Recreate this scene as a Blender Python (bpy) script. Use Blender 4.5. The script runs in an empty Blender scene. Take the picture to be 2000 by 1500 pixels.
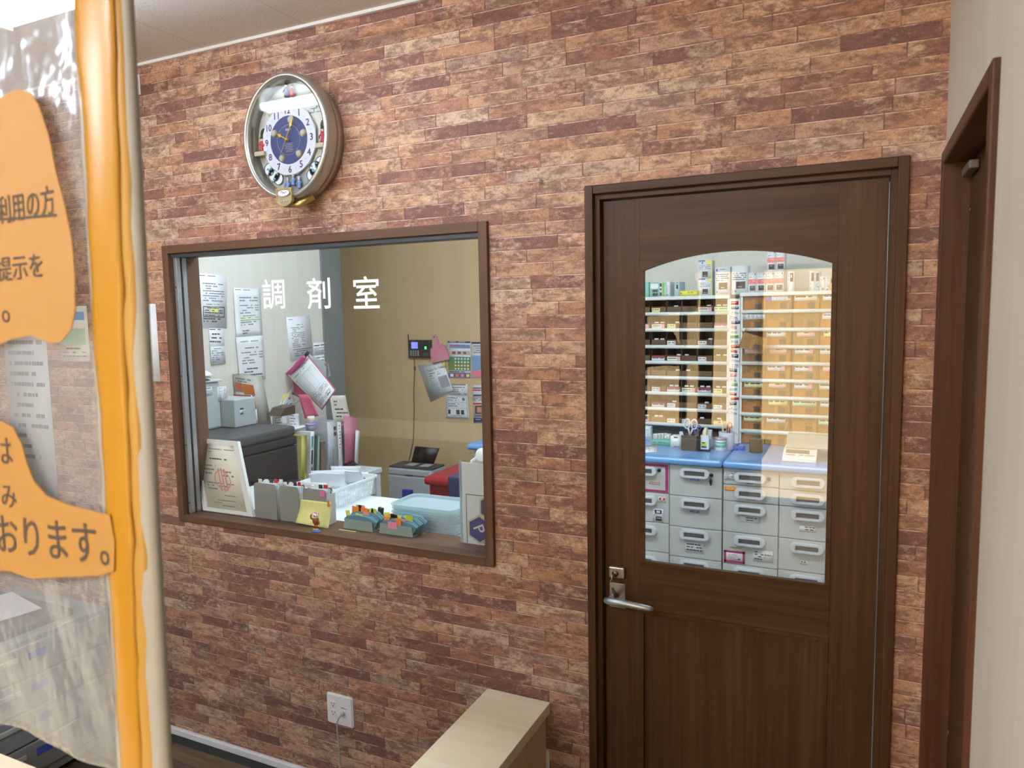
import bpy, bmesh, math, random
from mathutils import Vector, Matrix
random.seed(7)
SC = bpy.context.scene
COL = SC.collection
PI = math.pi
# ------------------------------------------------------------------ camera
F_PX = 1433.067
ROT = ((0.9040090736, 0.4271133908, -0.0184863789),      # camera right
       (0.0252764772, -0.0965650283, -0.9950056759),     # camera down
       (-0.4267653858, 0.8990268888, -0.0980915837))     # camera forward
CAM = Vector((0.70710, -1.99682, 1.74385))
cd = bpy.data.cameras.new('camera'); cam = bpy.data.objects.new('camera', cd); COL.objects.link(cam)
r0, r1, r2 = ROT
cam.matrix_world = Matrix(((r0[0], -r1[0], -r2[0], CAM.x), (r0[1], -r1[1], -r2[1], CAM.y), (r0[2], -r1[2], -r2[2], CAM.z), (0, 0, 0, 1)))
cd.sensor_width = 36; cd.lens = F_PX * 36 / 2000; cd.clip_start = 0.02
cd.dof.use_dof = True; cd.dof.focus_distance = 2.5; cd.dof.aperture_fstop = 6.7
SC.camera = cam
def at(px, py, x=None, y=None, z=None):
    """point of the real plane x=.., y=.. or z=.. seen at a place of the photograph"""
    c = ((px - 1000) / F_PX, (py - 750) / F_PX, 1.0)
    d = Vector([sum(ROT[i][k] * c[i] for i in range(3)) for k in range(3)])
    k, v = (0, x) if x is not None else (1, y) if y is not None else (2, z)
    return CAM + d * ((v - CAM[k]) / d[k])
# ------------------------------------------------------------------ world, exposure
w = bpy.data.worlds.new('world'); SC.world = w; w.use_nodes = True
w.node_tree.nodes['Background'].inputs[0].default_value = (0.9, 0.95, 1, 1)
w.node_tree.nodes['Background'].inputs[1].default_value = 0.25
vs = SC.view_settings
SC.display_settings.display_device = 'sRGB'
vs.view_transform = 'Standard'; vs.look = 'None'; vs.gamma = 1.0; vs.use_curve_mapping = False; vs.exposure = 1.15
SC.cycles.max_bounces = 14; SC.cycles.transparent_max_bounces = 24; SC.cycles.caustics_reflective = False
SC.cycles.caustics_refractive = False; SC.cycles.sample_clamp_indirect = 6
LAMP = 58.0       # waiting room tubes
LAMP_CLOCK = 11.0 # the tube lamp in front of the clock
LAMP_IN = 26.0     # dispensary tubes
DAY = 3.2         # daylight on the entrance blinds
# ------------------------------------------------------------------ materials
def lin(c):
    def f(v):
        v /= 255.0
        return v / 12.92 if v <= 0.04045 else ((v + 0.055) / 1.055) ** 2.4
    return (f(c[0]), f(c[1]), f(c[2]), 1.0)
class NT:
    def __init__(s, name):
        s.m = bpy.data.materials.new(name); s.m.use_nodes = True
        s.t = s.m.node_tree; s.t.nodes.clear()
        s.out = s.n('ShaderNodeOutputMaterial')
    def n(s, typ, **k):
        o = s.t.nodes.new(typ)
        for a, b in k.items(): setattr(o, a, b)
        return o
    def l(s, a, b): s.t.links.new(a, b)
    def v(s, sock, val):
        if hasattr(val, 'default_value') or isinstance(val, bpy.types.NodeSocket): s.l(val, sock)
        else: sock.default_value = val
    def math(s, op, a, b=0.0, c=None, clamp=False):
        o = s.n('ShaderNodeMath', operation=op, use_clamp=clamp); s.v(o.inputs[0], a); s.v(o.inputs[1], b)
        if c is not None: s.v(o.inputs[2], c)
        return o.outputs[0]
    def mix(s, f, a, b, typ='MIX'):
        o = s.n('ShaderNodeMix', data_type='RGBA', blend_type=typ)
        s.v(o.inputs[0], f); s.v(o.inputs[6], a); s.v(o.inputs[7], b); return o.outputs[2]
    def ramp(s, f, stops, interp='LINEAR'):
        o = s.n('ShaderNodeValToRGB'); e = o.color_ramp; e.interpolation = interp
        while len(e.elements) < len(stops): e.elements.new(0.5)
        for el, (p, c) in zip(e.elements, stops): el.position = p; el.color = c
        s.v(o.inputs[0], f); return o.outputs[0]
    def noise(s, vec, scale, detail=4, rough=0.55, dim='3D'):
        o = s.n('ShaderNodeTexNoise'); s.l(vec, o.inputs['Vector']); o.inputs['Scale'].default_value = scale
        o.inputs['Detail'].default_value = detail; o.inputs['Roughness'].default_value = rough; return o.outputs[0]
    def obj(s): return s.n('ShaderNodeTexCoord').outputs['Object']
    def scale(s, vec, sc):
        o = s.n('ShaderNodeMapping'); s.l(vec, o.inputs[0]); o.inputs['Scale'].default_value = sc; return o.outputs[0]
    def bsdf(s, col, rough=0.5, metal=0.0, bump=None, bs=0.2, bd=0.002, spec=0.5, **k):
        b = s.n('ShaderNodeBsdfPrincipled'); s.v(b.inputs['Base Color'], col); s.v(b.inputs['Roughness'], rough)
        b.inputs['Metallic'].default_value = metal; b.inputs['Specular IOR Level'].default_value = spec
        for a, c in k.items(): s.v(b.inputs[a.replace('_', ' ')], c)
        if bump is not None:
            u = s.n('ShaderNodeBump'); u.inputs['Strength'].default_value = bs; u.inputs['Distance'].default_value = bd
            s.l(bump, u.inputs['Height']); s.l(u.outputs[0], b.inputs['Normal'])
        return b.outputs[0]
    def done(s, sh): s.l(sh, s.out.inputs[0]); return s.m
MATS = {}
def col(rgb, rough=0.5, metal=0.0, spec=0.5, var=0.06, **k):
    """painted / printed / moulded surface: one colour with a faint procedural mottle"""
    key = (rgb, rough, metal, spec, tuple(sorted(k.items())))
    if key in MATS: return MATS[key]
    t = NT('paint_%d_%d_%d' % rgb); c = lin(rgb)
    n = t.noise(t.obj(), 37, 3)
    f = t.ramp(n, [(0.3, (1 - var,) * 3 + (1,)), (0.7, (1, 1, 1, 1))])
    MATS[key] = t.done(t.bsdf(t.mix(1.0, c, f, 'MULTIPLY'), rough, metal, spec=spec, **k)); return MATS[key]
def m_glow(name, rgb, s):
    t = NT(name); e = t.n('ShaderNodeEmission'); e.inputs[0].default_value = lin(rgb); e.inputs[1].default_value = s
    return t.done(e.outputs[0])
def m_glass(name, tint=(235, 240, 238), refl=1.0, haze=0.0, bumpy=0.0, rough=0.0):
    t = NT(name); tr = t.n('ShaderNodeBsdfTransparent'); tr.inputs[0].default_value = lin(tint)
    gl = t.n('ShaderNodeBsdfGlossy'); gl.inputs['Roughness'].default_value = rough
    fr = t.n('ShaderNodeFresnel'); ge = t.n('ShaderNodeNewGeometry')
    t.l(t.math('ADD', 1.5, t.math('MULTIPLY', ge.outputs['Backfacing'], 1 / 1.5 - 1.5)), fr.inputs[0])
    if bumpy:
        u = t.n('ShaderNodeBump'); u.inputs['Strength'].default_value = bumpy; u.inputs['Distance'].default_value = 0.02
        t.l(t.noise(t.scale(t.obj(), (9, 9, 5)), 1.6, 3), u.inputs['Height']); t.l(u.outputs[0], gl.inputs['Normal']); t.l(u.outputs[0], fr.inputs['Normal'])
    mx = t.n('ShaderNodeMixShader'); t.l(t.math('MULTIPLY', fr.outputs[0], refl, clamp=True), mx.inputs[0])
    t.l(tr.outputs[0], mx.inputs[1]); t.l(gl.outputs[0], mx.inputs[2]); sh = mx.outputs[0]
    if haze:
        d = t.n('ShaderNodeBsdfDiffuse'); d.inputs[0].default_value = (0.85, 0.87, 0.88, 1)
        m2 = t.n('ShaderNodeMixShader'); m2.inputs[0].default_value = haze; t.l(sh, m2.inputs[1]); t.l(d.outputs[0], m2.inputs[2]); sh = m2.outputs[0]
    return t.done(sh)
def m_clear(name, rgb, body=0.4, rough=0.25):
    """tinted see-through plastic"""
    t = NT(name); tr = t.n('ShaderNodeBsdfTransparent'); tr.inputs[0].default_value = lin(rgb)
    p = t.bsdf(lin(rgb), rough); mx = t.n('ShaderNodeMixShader'); mx.inputs[0].default_value = body
    t.l(tr.outputs[0], mx.inputs[1]); t.l(p, mx.inputs[2]); return t.done(mx.outputs[0])
def m_wood(name, dark, light, axis, rough=0.42, k=1.0, contrast=(0.32, 0.68)):
    t = NT(name); sc = [70 * k] * 3; sc[axis] = 2.2 * k
    n1 = t.noise(t.scale(t.obj(), sc), 1.0, 6, 0.65)
    sc2 = [16 * k] * 3; sc2[axis] = 0.7 * k
    n2 = t.noise(t.scale(t.obj(), sc2), 1.0, 3, 0.5)
    n = t.math('ADD', t.math('MULTIPLY', n1, 0.6), t.math('MULTIPLY', n2, 0.4))
    c = t.ramp(n, [(contrast[0], lin(dark)), (contrast[1], lin(light))])
    return t.done(t.bsdf(c, rough, bump=n1, bs=0.12, bd=0.001, spec=0.16))
def m_brick():
    t = NT('brick_wallpaper'); o = t.obj(); sp = t.n('ShaderNodeSeparateXYZ'); t.l(o, sp.inputs[0]); X, Z = sp.outputs[0], sp.outputs[2]
    H = 0.0385
    wob = t.math('MULTIPLY', t.math('SUBTRACT', t.noise(o, 34, 5, 0.65), 0.5), 0.0042)
    zr = t.math('DIVIDE', t.math('ADD', Z, wob), H); row = t.math('FLOOR', zr); fr = t.math('SUBTRACT', zr, row)
    wn = t.n('ShaderNodeTexWhiteNoise', noise_dimensions='1D'); t.l(row, wn.inputs['W'])
    wv = t.math('ADD', t.math('DIVIDE', X, 0.205), t.math('MULTIPLY', wn.outputs[0], 91.7))
    vo = t.n('ShaderNodeTexVoronoi', voronoi_dimensions='1D', feature='F1'); t.l(wv, vo.inputs['W']); vo.inputs['Scale'].default_value = 1
    ve = t.n('ShaderNodeTexVoronoi', voronoi_dimensions='1D', feature='DISTANCE_TO_EDGE'); t.l(wv, ve.inputs['W']); ve.inputs['Scale'].default_value = 1
    cs = t.n('ShaderNodeSeparateColor'); t.l(vo.outputs['Color'], cs.inputs[0])
    wn2 = t.n('ShaderNodeTexWhiteNoise', noise_dimensions='2D'); cb = t.n('ShaderNodeCombineXYZ')
    t.l(cs.outputs[0], cb.inputs[0]); t.l(row, cb.inputs[1]); t.l(cb.outputs[0], wn2.inputs[0])
    rnd = wn2.outputs[0]
    # every brick its own piece of the mottle
    cb2 = t.n('ShaderNodeCombineXYZ'); t.l(X, cb2.inputs[0]); t.l(t.math('MULTIPLY', rnd, 37.0), cb2.inputs[1]); t.l(Z, cb2.inputs[2]); pv = cb2.outputs[0]
    big = t.noise(t.scale(pv, (.8, 1, 2.4)), 14, 7, 0.68); mid = t.noise(t.scale(pv, (.8, 1, 1.7)), 58, 6, 0.74); fine = t.noise(pv, 230, 3, 0.6)
    base = t.ramp(rnd, [(0.0, lin((128, 84, 70))), (0.12, lin((142, 93, 73))), (0.28, lin((166, 110, 78))), (0.45, lin((178, 124, 88))),
                        (0.6, lin((184, 134, 98))), (0.74, lin((194, 150, 114))), (0.86, lin((160, 120, 98))), (1.0, lin((200, 166, 136)))])
    dark = t.ramp(t.math('ADD', t.math('MULTIPLY', big, 0.62), t.math('MULTIPLY', mid, 0.38)), [(0.44, (1, 1, 1, 1)), (0.55, (0, 0, 0, 1))])
    c = t.mix(t.math('MULTIPLY', dark, 0.75), base, lin((108, 72, 64)))
    pale = t.ramp(t.math('ADD', t.math('MULTIPLY', mid, 0.5), t.math('MULTIPLY', t.noise(t.scale(pv, (1, 1, 1.5)), 9, 4, 0.6), 0.5)), [(0.52, (0, 0, 0, 1)), (0.66, (1, 1, 1, 1))])
    c = t.mix(t.math('MULTIPLY', pale, 0.75), c, lin((214, 182, 148)))
    pits = t.ramp(t.noise(pv, 120, 4, 0.7), [(0.33, (1, 1, 1, 1)), (0.41, (0, 0, 0, 1))])
    c = t.mix(t.math('MULTIPLY', pits, 0.5), c, lin((94, 58, 50)))
    c = t.mix(1.0, c, t.ramp(fine, [(0.25, (0.78, 0.78, 0.78, 1)), (0.75, (1.3, 1.3, 1.3, 1))]), 'MULTIPLY')
    # joints: broken dark line under a broken pale edge highlight painted along the brick tops
    brk = t.ramp(t.noise(o, 17, 3, 0.6), [(0.42, (0, 0, 0, 1)), (0.56, (1, 1, 1, 1))])
    jl = t.math('MAXIMUM', t.math('LESS_THAN', fr, 0.05), t.math('LESS_THAN', ve.outputs['Distance'], 0.009))
    hi = t.math('MULTIPLY', t.math('MULTIPLY', t.math('GREATER_THAN', fr, 0.93), brk), 0.75)
    c = t.mix(hi, c, lin((226, 190, 160)))
    c = t.mix(t.math('MULTIPLY', jl, t.math('ADD', 0.25, t.math('MULTIPLY', brk, 0.45))), c, lin((88, 55, 46)))
    hgt = t.math('ADD', t.math('MULTIPLY', mid, 0.5), t.math('MULTIPLY', jl, -0.5))
    hs = t.n('ShaderNodeHueSaturation'); hs.inputs['Saturation'].default_value = 0.9; t.l(c, hs.inputs['Color']); c = hs.outputs[0]
    return t.done(t.bsdf(c, 0.62, bump=hgt, bs=0.25, bd=0.002, spec=0.3))
def m_fabricwall(name, rgb):
    t = NT(name); o = t.obj()
    s1 = t.noise(t.scale(o, (60, 60, 2.5)), 1, 3); s2 = t.noise(o, 320, 2); s3 = t.noise(t.scale(o, (9, 9, 2)), 1, 3)
    n = t.math('ADD', t.math('MULTIPLY', s1, 0.5), t.math('MULTIPLY', s2, 0.5)); c = lin(rgb)
    f = t.ramp(t.math('ADD', t.math('MULTIPLY', n, 0.5), t.math('MULTIPLY', s3, 0.5)), [(0.35, (0.9, 0.9, 0.89, 1)), (0.65, (1.03, 1.03, 1.03, 1))])
    return t.done(t.bsdf(t.mix(1.0, c, f, 'MULTIPLY'), 0.75, bump=n, bs=0.3, bd=0.0015, spec=0.25))
def m_ceiling():
    t = NT('rock_wool_ceiling'); o = t.obj()
    v = t.noise(t.scale(o, (1, 1.6, 1)), 75, 3, 0.6); sp = t.ramp(v, [(0.315, (1, 1, 1, 1)), (0.35, (0, 0, 0, 1))])
    c = t.mix(t.math('MULTIPLY', sp, 0.55), lin((222, 214, 206)), lin((150, 140, 130)))
    x = t.n('ShaderNodeSeparateXYZ'); t.l(o, x.inputs[0])
    g = t.math('LESS_THAN', t.math('ABSOLUTE', t.math('SUBTRACT', t.math('FRACT', t.math('ADD', t.math('DIVIDE', x.outputs[0], 0.455), 0.62)), 0.5)), 0.005)
    c = t.mix(t.math('MULTIPLY', g, 0.35), c, lin((150, 142, 134)))
    return t.done(t.bsdf(c, 0.9, bump=v, bs=0.25, bd=0.003, spec=0.1))
def m_floor():
    t = NT('dark_plank_floor'); o = t.obj(); br = t.n('ShaderNodeTexBrick'); t.l(o, br.inputs[0]); br.offset = 0.37
    br.inputs['Scale'].default_value = 1.0; br.inputs['Mortar Size'].default_value = 0.0015; br.inputs['Brick Width'].default_value = 0.9; br.inputs['Row Height'].default_value = 0.1
    br.inputs['Color1'].default_value = lin((126, 104, 76)); br.inputs['Color2'].default_value = lin((86, 72, 58)); br.inputs['Mortar'].default_value = lin((40, 33, 27))
    g = t.noise(t.scale(o, (3, 60, 1)), 1, 5, 0.65)
    c = t.mix(1.0, br.outputs[0], t.ramp(g, [(0.3, (0.55, 0.55, 0.55, 1)), (0.7, (1.25, 1.25, 1.25, 1))]), 'MULTIPLY')
    return t.done(t.bsdf(c, 0.35, bump=g, bs=0.1))
WOODV = m_wood('walnut_vertical', (58, 37, 22), (92, 63, 40), 2)
WOODH = m_wood('walnut_horizontal', (58, 37, 22), (92, 63, 40), 0)
WOODY = m_wood('walnut_depth', (58, 36, 24), (96, 64, 44), 1)
FRAMEH = m_wood('window_trim_wood', (84, 61, 47), (112, 83, 65), 0)
FRAMEV = m_wood('window_trim_wood_upright', (84, 61, 47), (112, 83, 65), 2)
MAPLE = m_wood('pale_maple', (228, 208, 170), (248, 236, 208), 0, 0.4, 0.5, (0.25, 0.75))
BRICK = m_brick()
WHITEWALL = m_fabricwall('white_linen_wallpaper', (212, 206, 192))
CREAM = m_fabricwall('cream_wallpaper', (220, 217, 205))
TAN = m_fabricwall('tan_wallpaper', (206, 178, 134))
CEIL = m_ceiling(); FLOORM = m_floor()
GLASS = m_glass('window_glass', (252, 254, 254), 1.0)
GLASSD = m_glass('door_glass', (251, 253, 252), 1.0)
LENS = m_glass('clock_glass', (250, 251, 251), 1.0)
VINYL = m_glass('clear_vinyl', (246, 247, 248), 1.0, 0.09, 0.7, 0.16)
WHITE = col((236, 236, 234), 0.45); PAPER = col((232, 235, 238), 0.7); PAPERW = col((236, 230, 214), 0.75)
INK = col((44, 44, 50), 0.8); GREYINK = col((112, 116, 124), 0.8); BLACK = col((22, 22, 24), 0.4); DGREY = col((66, 67, 68), 0.5)
ALU = col((176, 182, 186), 0.35, 0.7); STEEL = col((186, 180, 170), 0.32, 0.9); GREYP = col((178, 180, 178), 0.5)
YEL = col((240, 226, 96), 0.6); ORG = col((248, 134, 60), 0.6); PINK = col((240, 150, 170), 0.6); HOTP = col((244, 110, 180), 0.6); GRN = col((120, 190, 120), 0.6)
RED = col((190, 34, 40), 0.4); BLUE = col((40, 80, 170), 0.4); NAVY = col((38, 48, 104), 0.5); TEAL = col((70, 178, 160), 0.55); MAG = col((172, 40, 106), 0.5)
GOLD = col((196, 172, 112), 0.3, 0.8); BROWNL = col((74, 58, 44), 0.6); LIME = col((206, 214, 60), 0.6); PALEB = col((196, 222, 232), 0.5)
# ------------------------------------------------------------------ mesh builder
_T = {}
def text_geo(s):
    if s not in _T:
        cu = bpy.data.curves.new('txt', 'FONT'); cu.body = s; cu.size = 1; cu.resolution_u = 3; cu.align_x = 'LEFT'
        o = bpy.data.objects.new('txt', cu); COL.objects.link(o)
        dg = bpy.context.evaluated_depsgraph_get(); me = o.evaluated_get(dg).to_mesh()
        vs_ = [v.co.copy() for v in me.vertices]; fs = [tuple(p.vertices) for p in me.polygons]
        o.evaluated_get(dg).to_mesh_clear(); bpy.data.objects.remove(o); bpy.data.curves.remove(cu)
        _T[s] = (vs_, fs, min(v.x for v in vs_), max(v.x for v in vs_), min(v.y for v in vs_), max(v.y for v in vs_))
    return _T[s]
class MB:
    def __init__(s): s.v = []; s.f = []; s.fm = []; s.sm = []; s.mats = []
    def mi(s, m):
        if m not in s.mats: s.mats.append(m)
        return s.mats.index(m)
    def raw(s, vs_, fs, m, M=None, smooth=False):
        b = len(s.v); i = s.mi(m)
        s.v += [(M @ Vector(p)) if M is not None else Vector(p) for p in vs_]
        for f in fs: s.f.append(tuple(b + k for k in f)); s.fm.append(i); s.sm.append(smooth)
        return s
    def bmadd(s, bm, m, M=None, smooth=False):
        bm.verts.index_update(); s.raw([v.co.copy() for v in bm.verts], [[v.index for v in f.verts] for f in bm.faces], m, M, smooth); bm.free(); return s
    def box(s, x0, x1, y0, y1, z0, z1, m, bev=0, M=None, seg=2):
        x0, x1 = sorted((x0, x1)); y0, y1 = sorted((y0, y1)); z0, z1 = sorted((z0, z1))
        P = [(x, y, z) for x in (x0, x1) for y in (y0, y1) for z in (z0, z1)]
        Fs = [(0, 1, 3, 2), (4, 6, 7, 5), (0, 4, 5, 1), (2, 3, 7, 6), (0, 2, 6, 4), (1, 5, 7, 3)]
        if not bev: return s.raw(P, Fs, m, M)
        bm = bmesh.new(); vv = [bm.verts.new(p) for p in P]
        for f in Fs: bm.faces.new([vv[k] for k in f])
        bmesh.ops.bevel(bm, geom=bm.edges[:], offset=min(bev, 0.49 * min(x1 - x0, y1 - y0, z1 - z0)), segments=seg, profile=0.5, affect='EDGES')
        return s.bmadd(bm, m, M)
    def tube(s, pts, r, m, n=10, caps=True, flat=1.0):
        pts = [Vector(p) for p in pts]; R = r if isinstance(r, (list, tuple)) else [r] * len(pts)
        vs_ = []; fs = []; up = None
        for i, p in enumerate(pts):
            d = (pts[min(i + 1, len(pts) - 1)] - pts[max(i - 1, 0)]).normalized()
            if up is None: up = Vector((0, 0, 1)) if abs(d.z) < 0.9 else Vector((0, 1, 0))
            a = d.cross(up).normalized(); b = a.cross(d).normalized(); up = b
            for k in range(n):
                t = 2 * PI * k / n; vs_.append(p + a * (R[i] * math.cos(t)) + b * (R[i] * flat * math.sin(t)))
        for i in range(len(pts) - 1):
            for k in range(n): fs.append((i * n + k, i * n + (k + 1) % n, (i + 1) * n + (k + 1) % n, (i + 1) * n + k))
        if caps: fs.append(tuple(range(n))[::-1]); fs.append(tuple((len(pts) - 1) * n + k for k in range(n)))
        return s.raw(vs_, fs, m, None, True)
    def lathe(s, prof, c, m, n=24, M=None, sx=1.0, sy=1.0):
        """profile of (radius, height) turned about +z at c"""
        vs_ = []; fs = []
        for r, h in prof:
            for k in range(n): t = 2 * PI * k / n; vs_.append((c[0] + r * sx * math.cos(t), c[1] + r * sy * math.sin(t), c[2] + h))
        for i in range(len(prof) - 1):
            for k in range(n): fs.append((i * n + k, i * n + (k + 1) % n, (i + 1) * n + (k + 1) % n, (i + 1) * n + k))
        fs.append(tuple(range(n))[::-1]); fs.append(tuple((len(prof) - 1) * n + k for k in range(n)))
        return s.raw(vs_, fs, m, M, True)
    def ball(s, c, r, m, n=12):
        r = r if isinstance(r, (list, tuple)) else (r, r, r)
        prof = [(math.sin(PI * (i + 0.02) / (n + 0.04)) , -math.cos(PI * (i + 0.02) / (n + 0.04))) for i in range(n + 1)]
        return s.lathe(prof, (0, 0, 0), m, 16, Matrix.Translation(c) @ Matrix.Diagonal((r[0], r[1], r[2], 1)))
    def prism(s, pts, a, b, m, axis='y', M=None, smooth=False):
        """closed outline pts (u,v) pushed from a to b along an axis"""
        def P(u, v, w): return (u, w, v) if axis == 'y' else (w, u, v) if axis == 'x' else (u, v, w)
        n = len(pts); vs_ = [P(u, v, a) for u, v in pts] + [P(u, v, b) for u, v in pts]
        s.raw(vs_, [tuple(range(n))[::-1], tuple(range(n, 2 * n))], m, M)
        return s.raw(vs_, [(k, (k + 1) % n, n + (k + 1) % n, n + k) for k in range(n)], m, M, smooth)
    def ring(s, outer, inner, a, b, m, axis='y', M=None):
        def P(u, v, w): return (u, w, v) if axis == 'y' else (w, u, v) if axis == 'x' else (u, v, w)
        n = len(outer); vs_ = [P(u, v, w) for pts, w in ((outer, a), (inner, a), (outer, b), (inner, b)) for u, v in pts]; fs = []
        for k in range(n):
            j = (k + 1) % n
            fs += [(k, j, n + j, n + k), (2 * n + k, 3 * n + k, 3 * n + j, 2 * n + j), (k, 2 * n + k, 2 * n + j, j), (n + k, n + j, 3 * n + j, 3 * n + k)]
        return s.raw(vs_, fs, m, M)
    def grid(s, fn, nu, nv, m, th=0.0, smooth=True):
        P = [[Vector(fn(i / nu, j / nv)) for j in range(nv + 1)] for i in range(nu + 1)]
        vs_ = [p for r in P for p in r]; n = nv + 1
        fs = [(i * n + j, (i + 1) * n + j, (i + 1) * n + j + 1, i * n + j + 1) for i in range(nu) for j in range(nv)]
        if th:
            nn = (P[nu][0] - P[0][0]).cross(P[0][nv] - P[0][0]).normalized() * th; b = len(vs_)
            vs_ += [p + nn for p in vs_]; fs = fs + [tuple(b + k for k in f[::-1]) for f in fs]
            ed = [i * n for i in range(nu + 1)] + [nu * n + j for j in range(1, nv + 1)] + [i * n + nv for i in range(nu - 1, -1, -1)] + [j for j in range(nv - 1, 0, -1)]
            for a, c in zip(ed, ed[1:] + ed[:1]): fs.append((a, b + a, b + c, c))
        return s.raw(vs_, fs, m, None, smooth)
    def text(s, txt, O, U, V, h, m, align='c', lift=0.0006, wmax=None, bold=0):
        """flat lettering: O anchor at middle height, U/V unit vectors, h cap height"""
        vs_, fs, xa, xb, ya, yb = text_geo(txt); k = h / (yb - ya); kx = k
        if wmax and (xb - xa) * k > wmax: kx = wmax / (xb - xa)
        U = Vector(U).normalized(); V = Vector(V).normalized(); N = U.cross(V)
        ox = {'c': (xa + xb) / 2, 'l': xa, 'r': xb}[align]
        offs = [(0, 0)] if not bold else [(bold * h * math.cos(t), bold * h * math.sin(t)) for t in [i * PI / 4 for i in range(8)]]
        for q, (du, dv) in enumerate(offs):
            s.raw([Vector(O) + U * ((v.x - ox) * kx + du) + V * ((v.y - (ya + yb) / 2) * k + dv) + N * (lift + q * 2e-6) for v in vs_], fs, m)
        return s
    def xf(s, M): s.v = [M @ p for p in s.v]; return s
def scrib(O, U, V, x0, y0, x1, n, dy, h=0.3, seed=0, fill=0.8):
    """a block of illegible small writing as broken dashes: list of (u0,v0,u1,v1)"""
    rr = random.Random(seed); out = []
    for k in range(n):
        x = x0; end = x0 + (x1 - x0) * (1 if rr.random() < 0.6 else rr.uniform(0.4, 0.9))
        while x < end:
            wd = rr.uniform(0.03, 0.12) * (x1 - x0) + 0.3 * dy; e = min(x + wd, end)
            if rr.random() < fill: out.append((x, y0 - k * dy - dy * h, e, y0 - k * dy))
            x = e + 0.25 * dy * rr.random() + 0.002
    return out
def card(tl, tr, br, bl, m=PAPER, items=(), th=0.0012, curl=0.0, mb=None, n=6):
    """sheet through four corners with printing on its face. items: ('r',u0,v0,u1,v1,mat) ('s',u0,v0,u1,n,dv,mat,seed) ('t',txt,u,v,h,mat[,wmax]) ; u right, v down, 0..1"""
    mb = mb or MB(); tl, tr, br, bl = map(Vector, (tl, tr, br, bl))
    U = ((tr - tl) + (br - bl)).normalized(); D = ((bl - tl) + (br - tr)).normalized(); N = D.cross(U).normalized()
    W = (tr - tl).length; H = (bl - tl).length
    def P(u, v, d=0.0):
        p = tl.lerp(tr, u).lerp(bl.lerp(br, u), v)
        return p + N * (d + curl * (4 * (u - 0.5) ** 2 + 3 * max(0, v - 0.6) ** 2))
    nn = n if curl else 1
    mb.grid(lambda u, v: P(u, v, 0), nn, nn, m, 0); mb.grid(lambda u, v: P(v, u, -th), nn, nn, m, 0)
    e = [(0, 0), (1, 0), (1, 1), (0, 1)]
    for (a, b), (c, d) in zip(e, e[1:] + e[:1]):
        mb.grid(lambda u, v: P(a + (c - a) * u, b + (d - b) * u, -th * (1 - v)), nn, 1, m)
    def rect(u0, v0, u1, v1, mm, lift=0.0005):
        k = max(1, int(nn * abs(u1 - u0) + 0.99)) if curl else 1; q = max(1, int(nn * abs(v1 - v0) + 0.99)) if curl else 1
        mb.grid(lambda u, v: P(u0 + (u1 - u0) * v, v0 + (v1 - v0) * u, lift), q, k, mm)
    lf = 0.0004
    for it in items:
        lf += 0.00012
        if it[0] == 'r': rect(*it[1:5], it[5], lf)
        elif it[0] == 's':
            _, u0, v0, u1, cnt, dv, mm, sd = it
            for a, b, c, d in scrib(None, None, None, u0, -v0, u1, cnt, dv, 0.38, sd): rect(a, -d, c, -b, mm, lf)
        elif it[0] == 't':
            _, txt, u, v, h, mm = it[:6]
            mb.text(txt, P(u, v, lf), U, -D, h * H, mm, 'c', 0.0002, it[6] * W if len(it) > 6 else None)
        elif it[0] == 'f':
            _, u0, v0, u1, v1, wd, mm = it; wh = wd * W / H
            rect(u0, v0, u1, v0 + wh, mm, lf); rect(u0, v1 - wh, u1, v1, mm, lf); rect(u0, v0, u0 + wd, v1, mm, lf); rect(u1 - wd, v0, u1, v1, mm, lf)
    return mb
# ------------------------------------------------------------------ objects
WM = {}
def _mesh(mb, name):
    me = bpy.data.meshes.new(name); me.from_pydata([tuple(p) for p in mb.v], [], mb.f)
    for m in mb.mats: me.materials.append(m)
    me.polygons.foreach_set('material_index', mb.fm); me.polygons.foreach_set('use_smooth', mb.sm); me.update()
    bm = bmesh.new(); bm.from_mesh(me); bmesh.ops.remove_doubles(bm, verts=bm.verts[:], dist=1e-7); bmesh.ops.recalc_face_normals(bm, faces=bm.faces[:])
    bm.to_mesh(me); bm.free()
    return me
def setp(o, label, cat, group=None, kind=None):
    if label: o['label'] = label
    if cat: o['category'] = cat
    if group: o['group'] = group
    if kind: o['kind'] = kind
def thing(name, label, cat, M, group=None, kind=None):
    o = bpy.data.objects.new(name, None); COL.objects.link(o); o.empty_display_size = 0.05
    M = M if isinstance(M, Matrix) else Matrix.Translation(M)
    o.matrix_world = M; WM[o] = M; setp(o, label, cat, group, kind); return o
def part(mb, name, parent, label=None, local=False, kind=None):
    """vertices given in world space unless local"""
    M = WM[parent]
    if not local: mb.xf(M.inverted())
    o = bpy.data.objects.new(name, _mesh(mb, name)); COL.objects.link(o); o.parent = parent; WM[o] = M
    if label: o['label'] = label
    if kind: o['kind'] = kind
    return o
def one(mb, name, label, cat, group=None, kind=None, keep=False):
    """a thing that is a single mesh; origin at its base"""
    if keep: c = Vector((0, 0, 0))
    else:
        lo = Vector([min(p[i] for p in mb.v) for i in range(3)]); hi = Vector([max(p[i] for p in mb.v) for i in range(3)])
        c = Vector(((lo.x + hi.x) / 2, (lo.y + hi.y) / 2, lo.z))
    mb.xf(Matrix.Translation(-c)); o = bpy.data.objects.new(name, _mesh(mb, name)); COL.objects.link(o); o.location = c
    WM[o] = Matrix.Translation(c); setp(o, label, cat, group, kind); return o
def struct(mb, name, label=None): return one(mb, name, label, None, None, 'structure', True)
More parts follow.
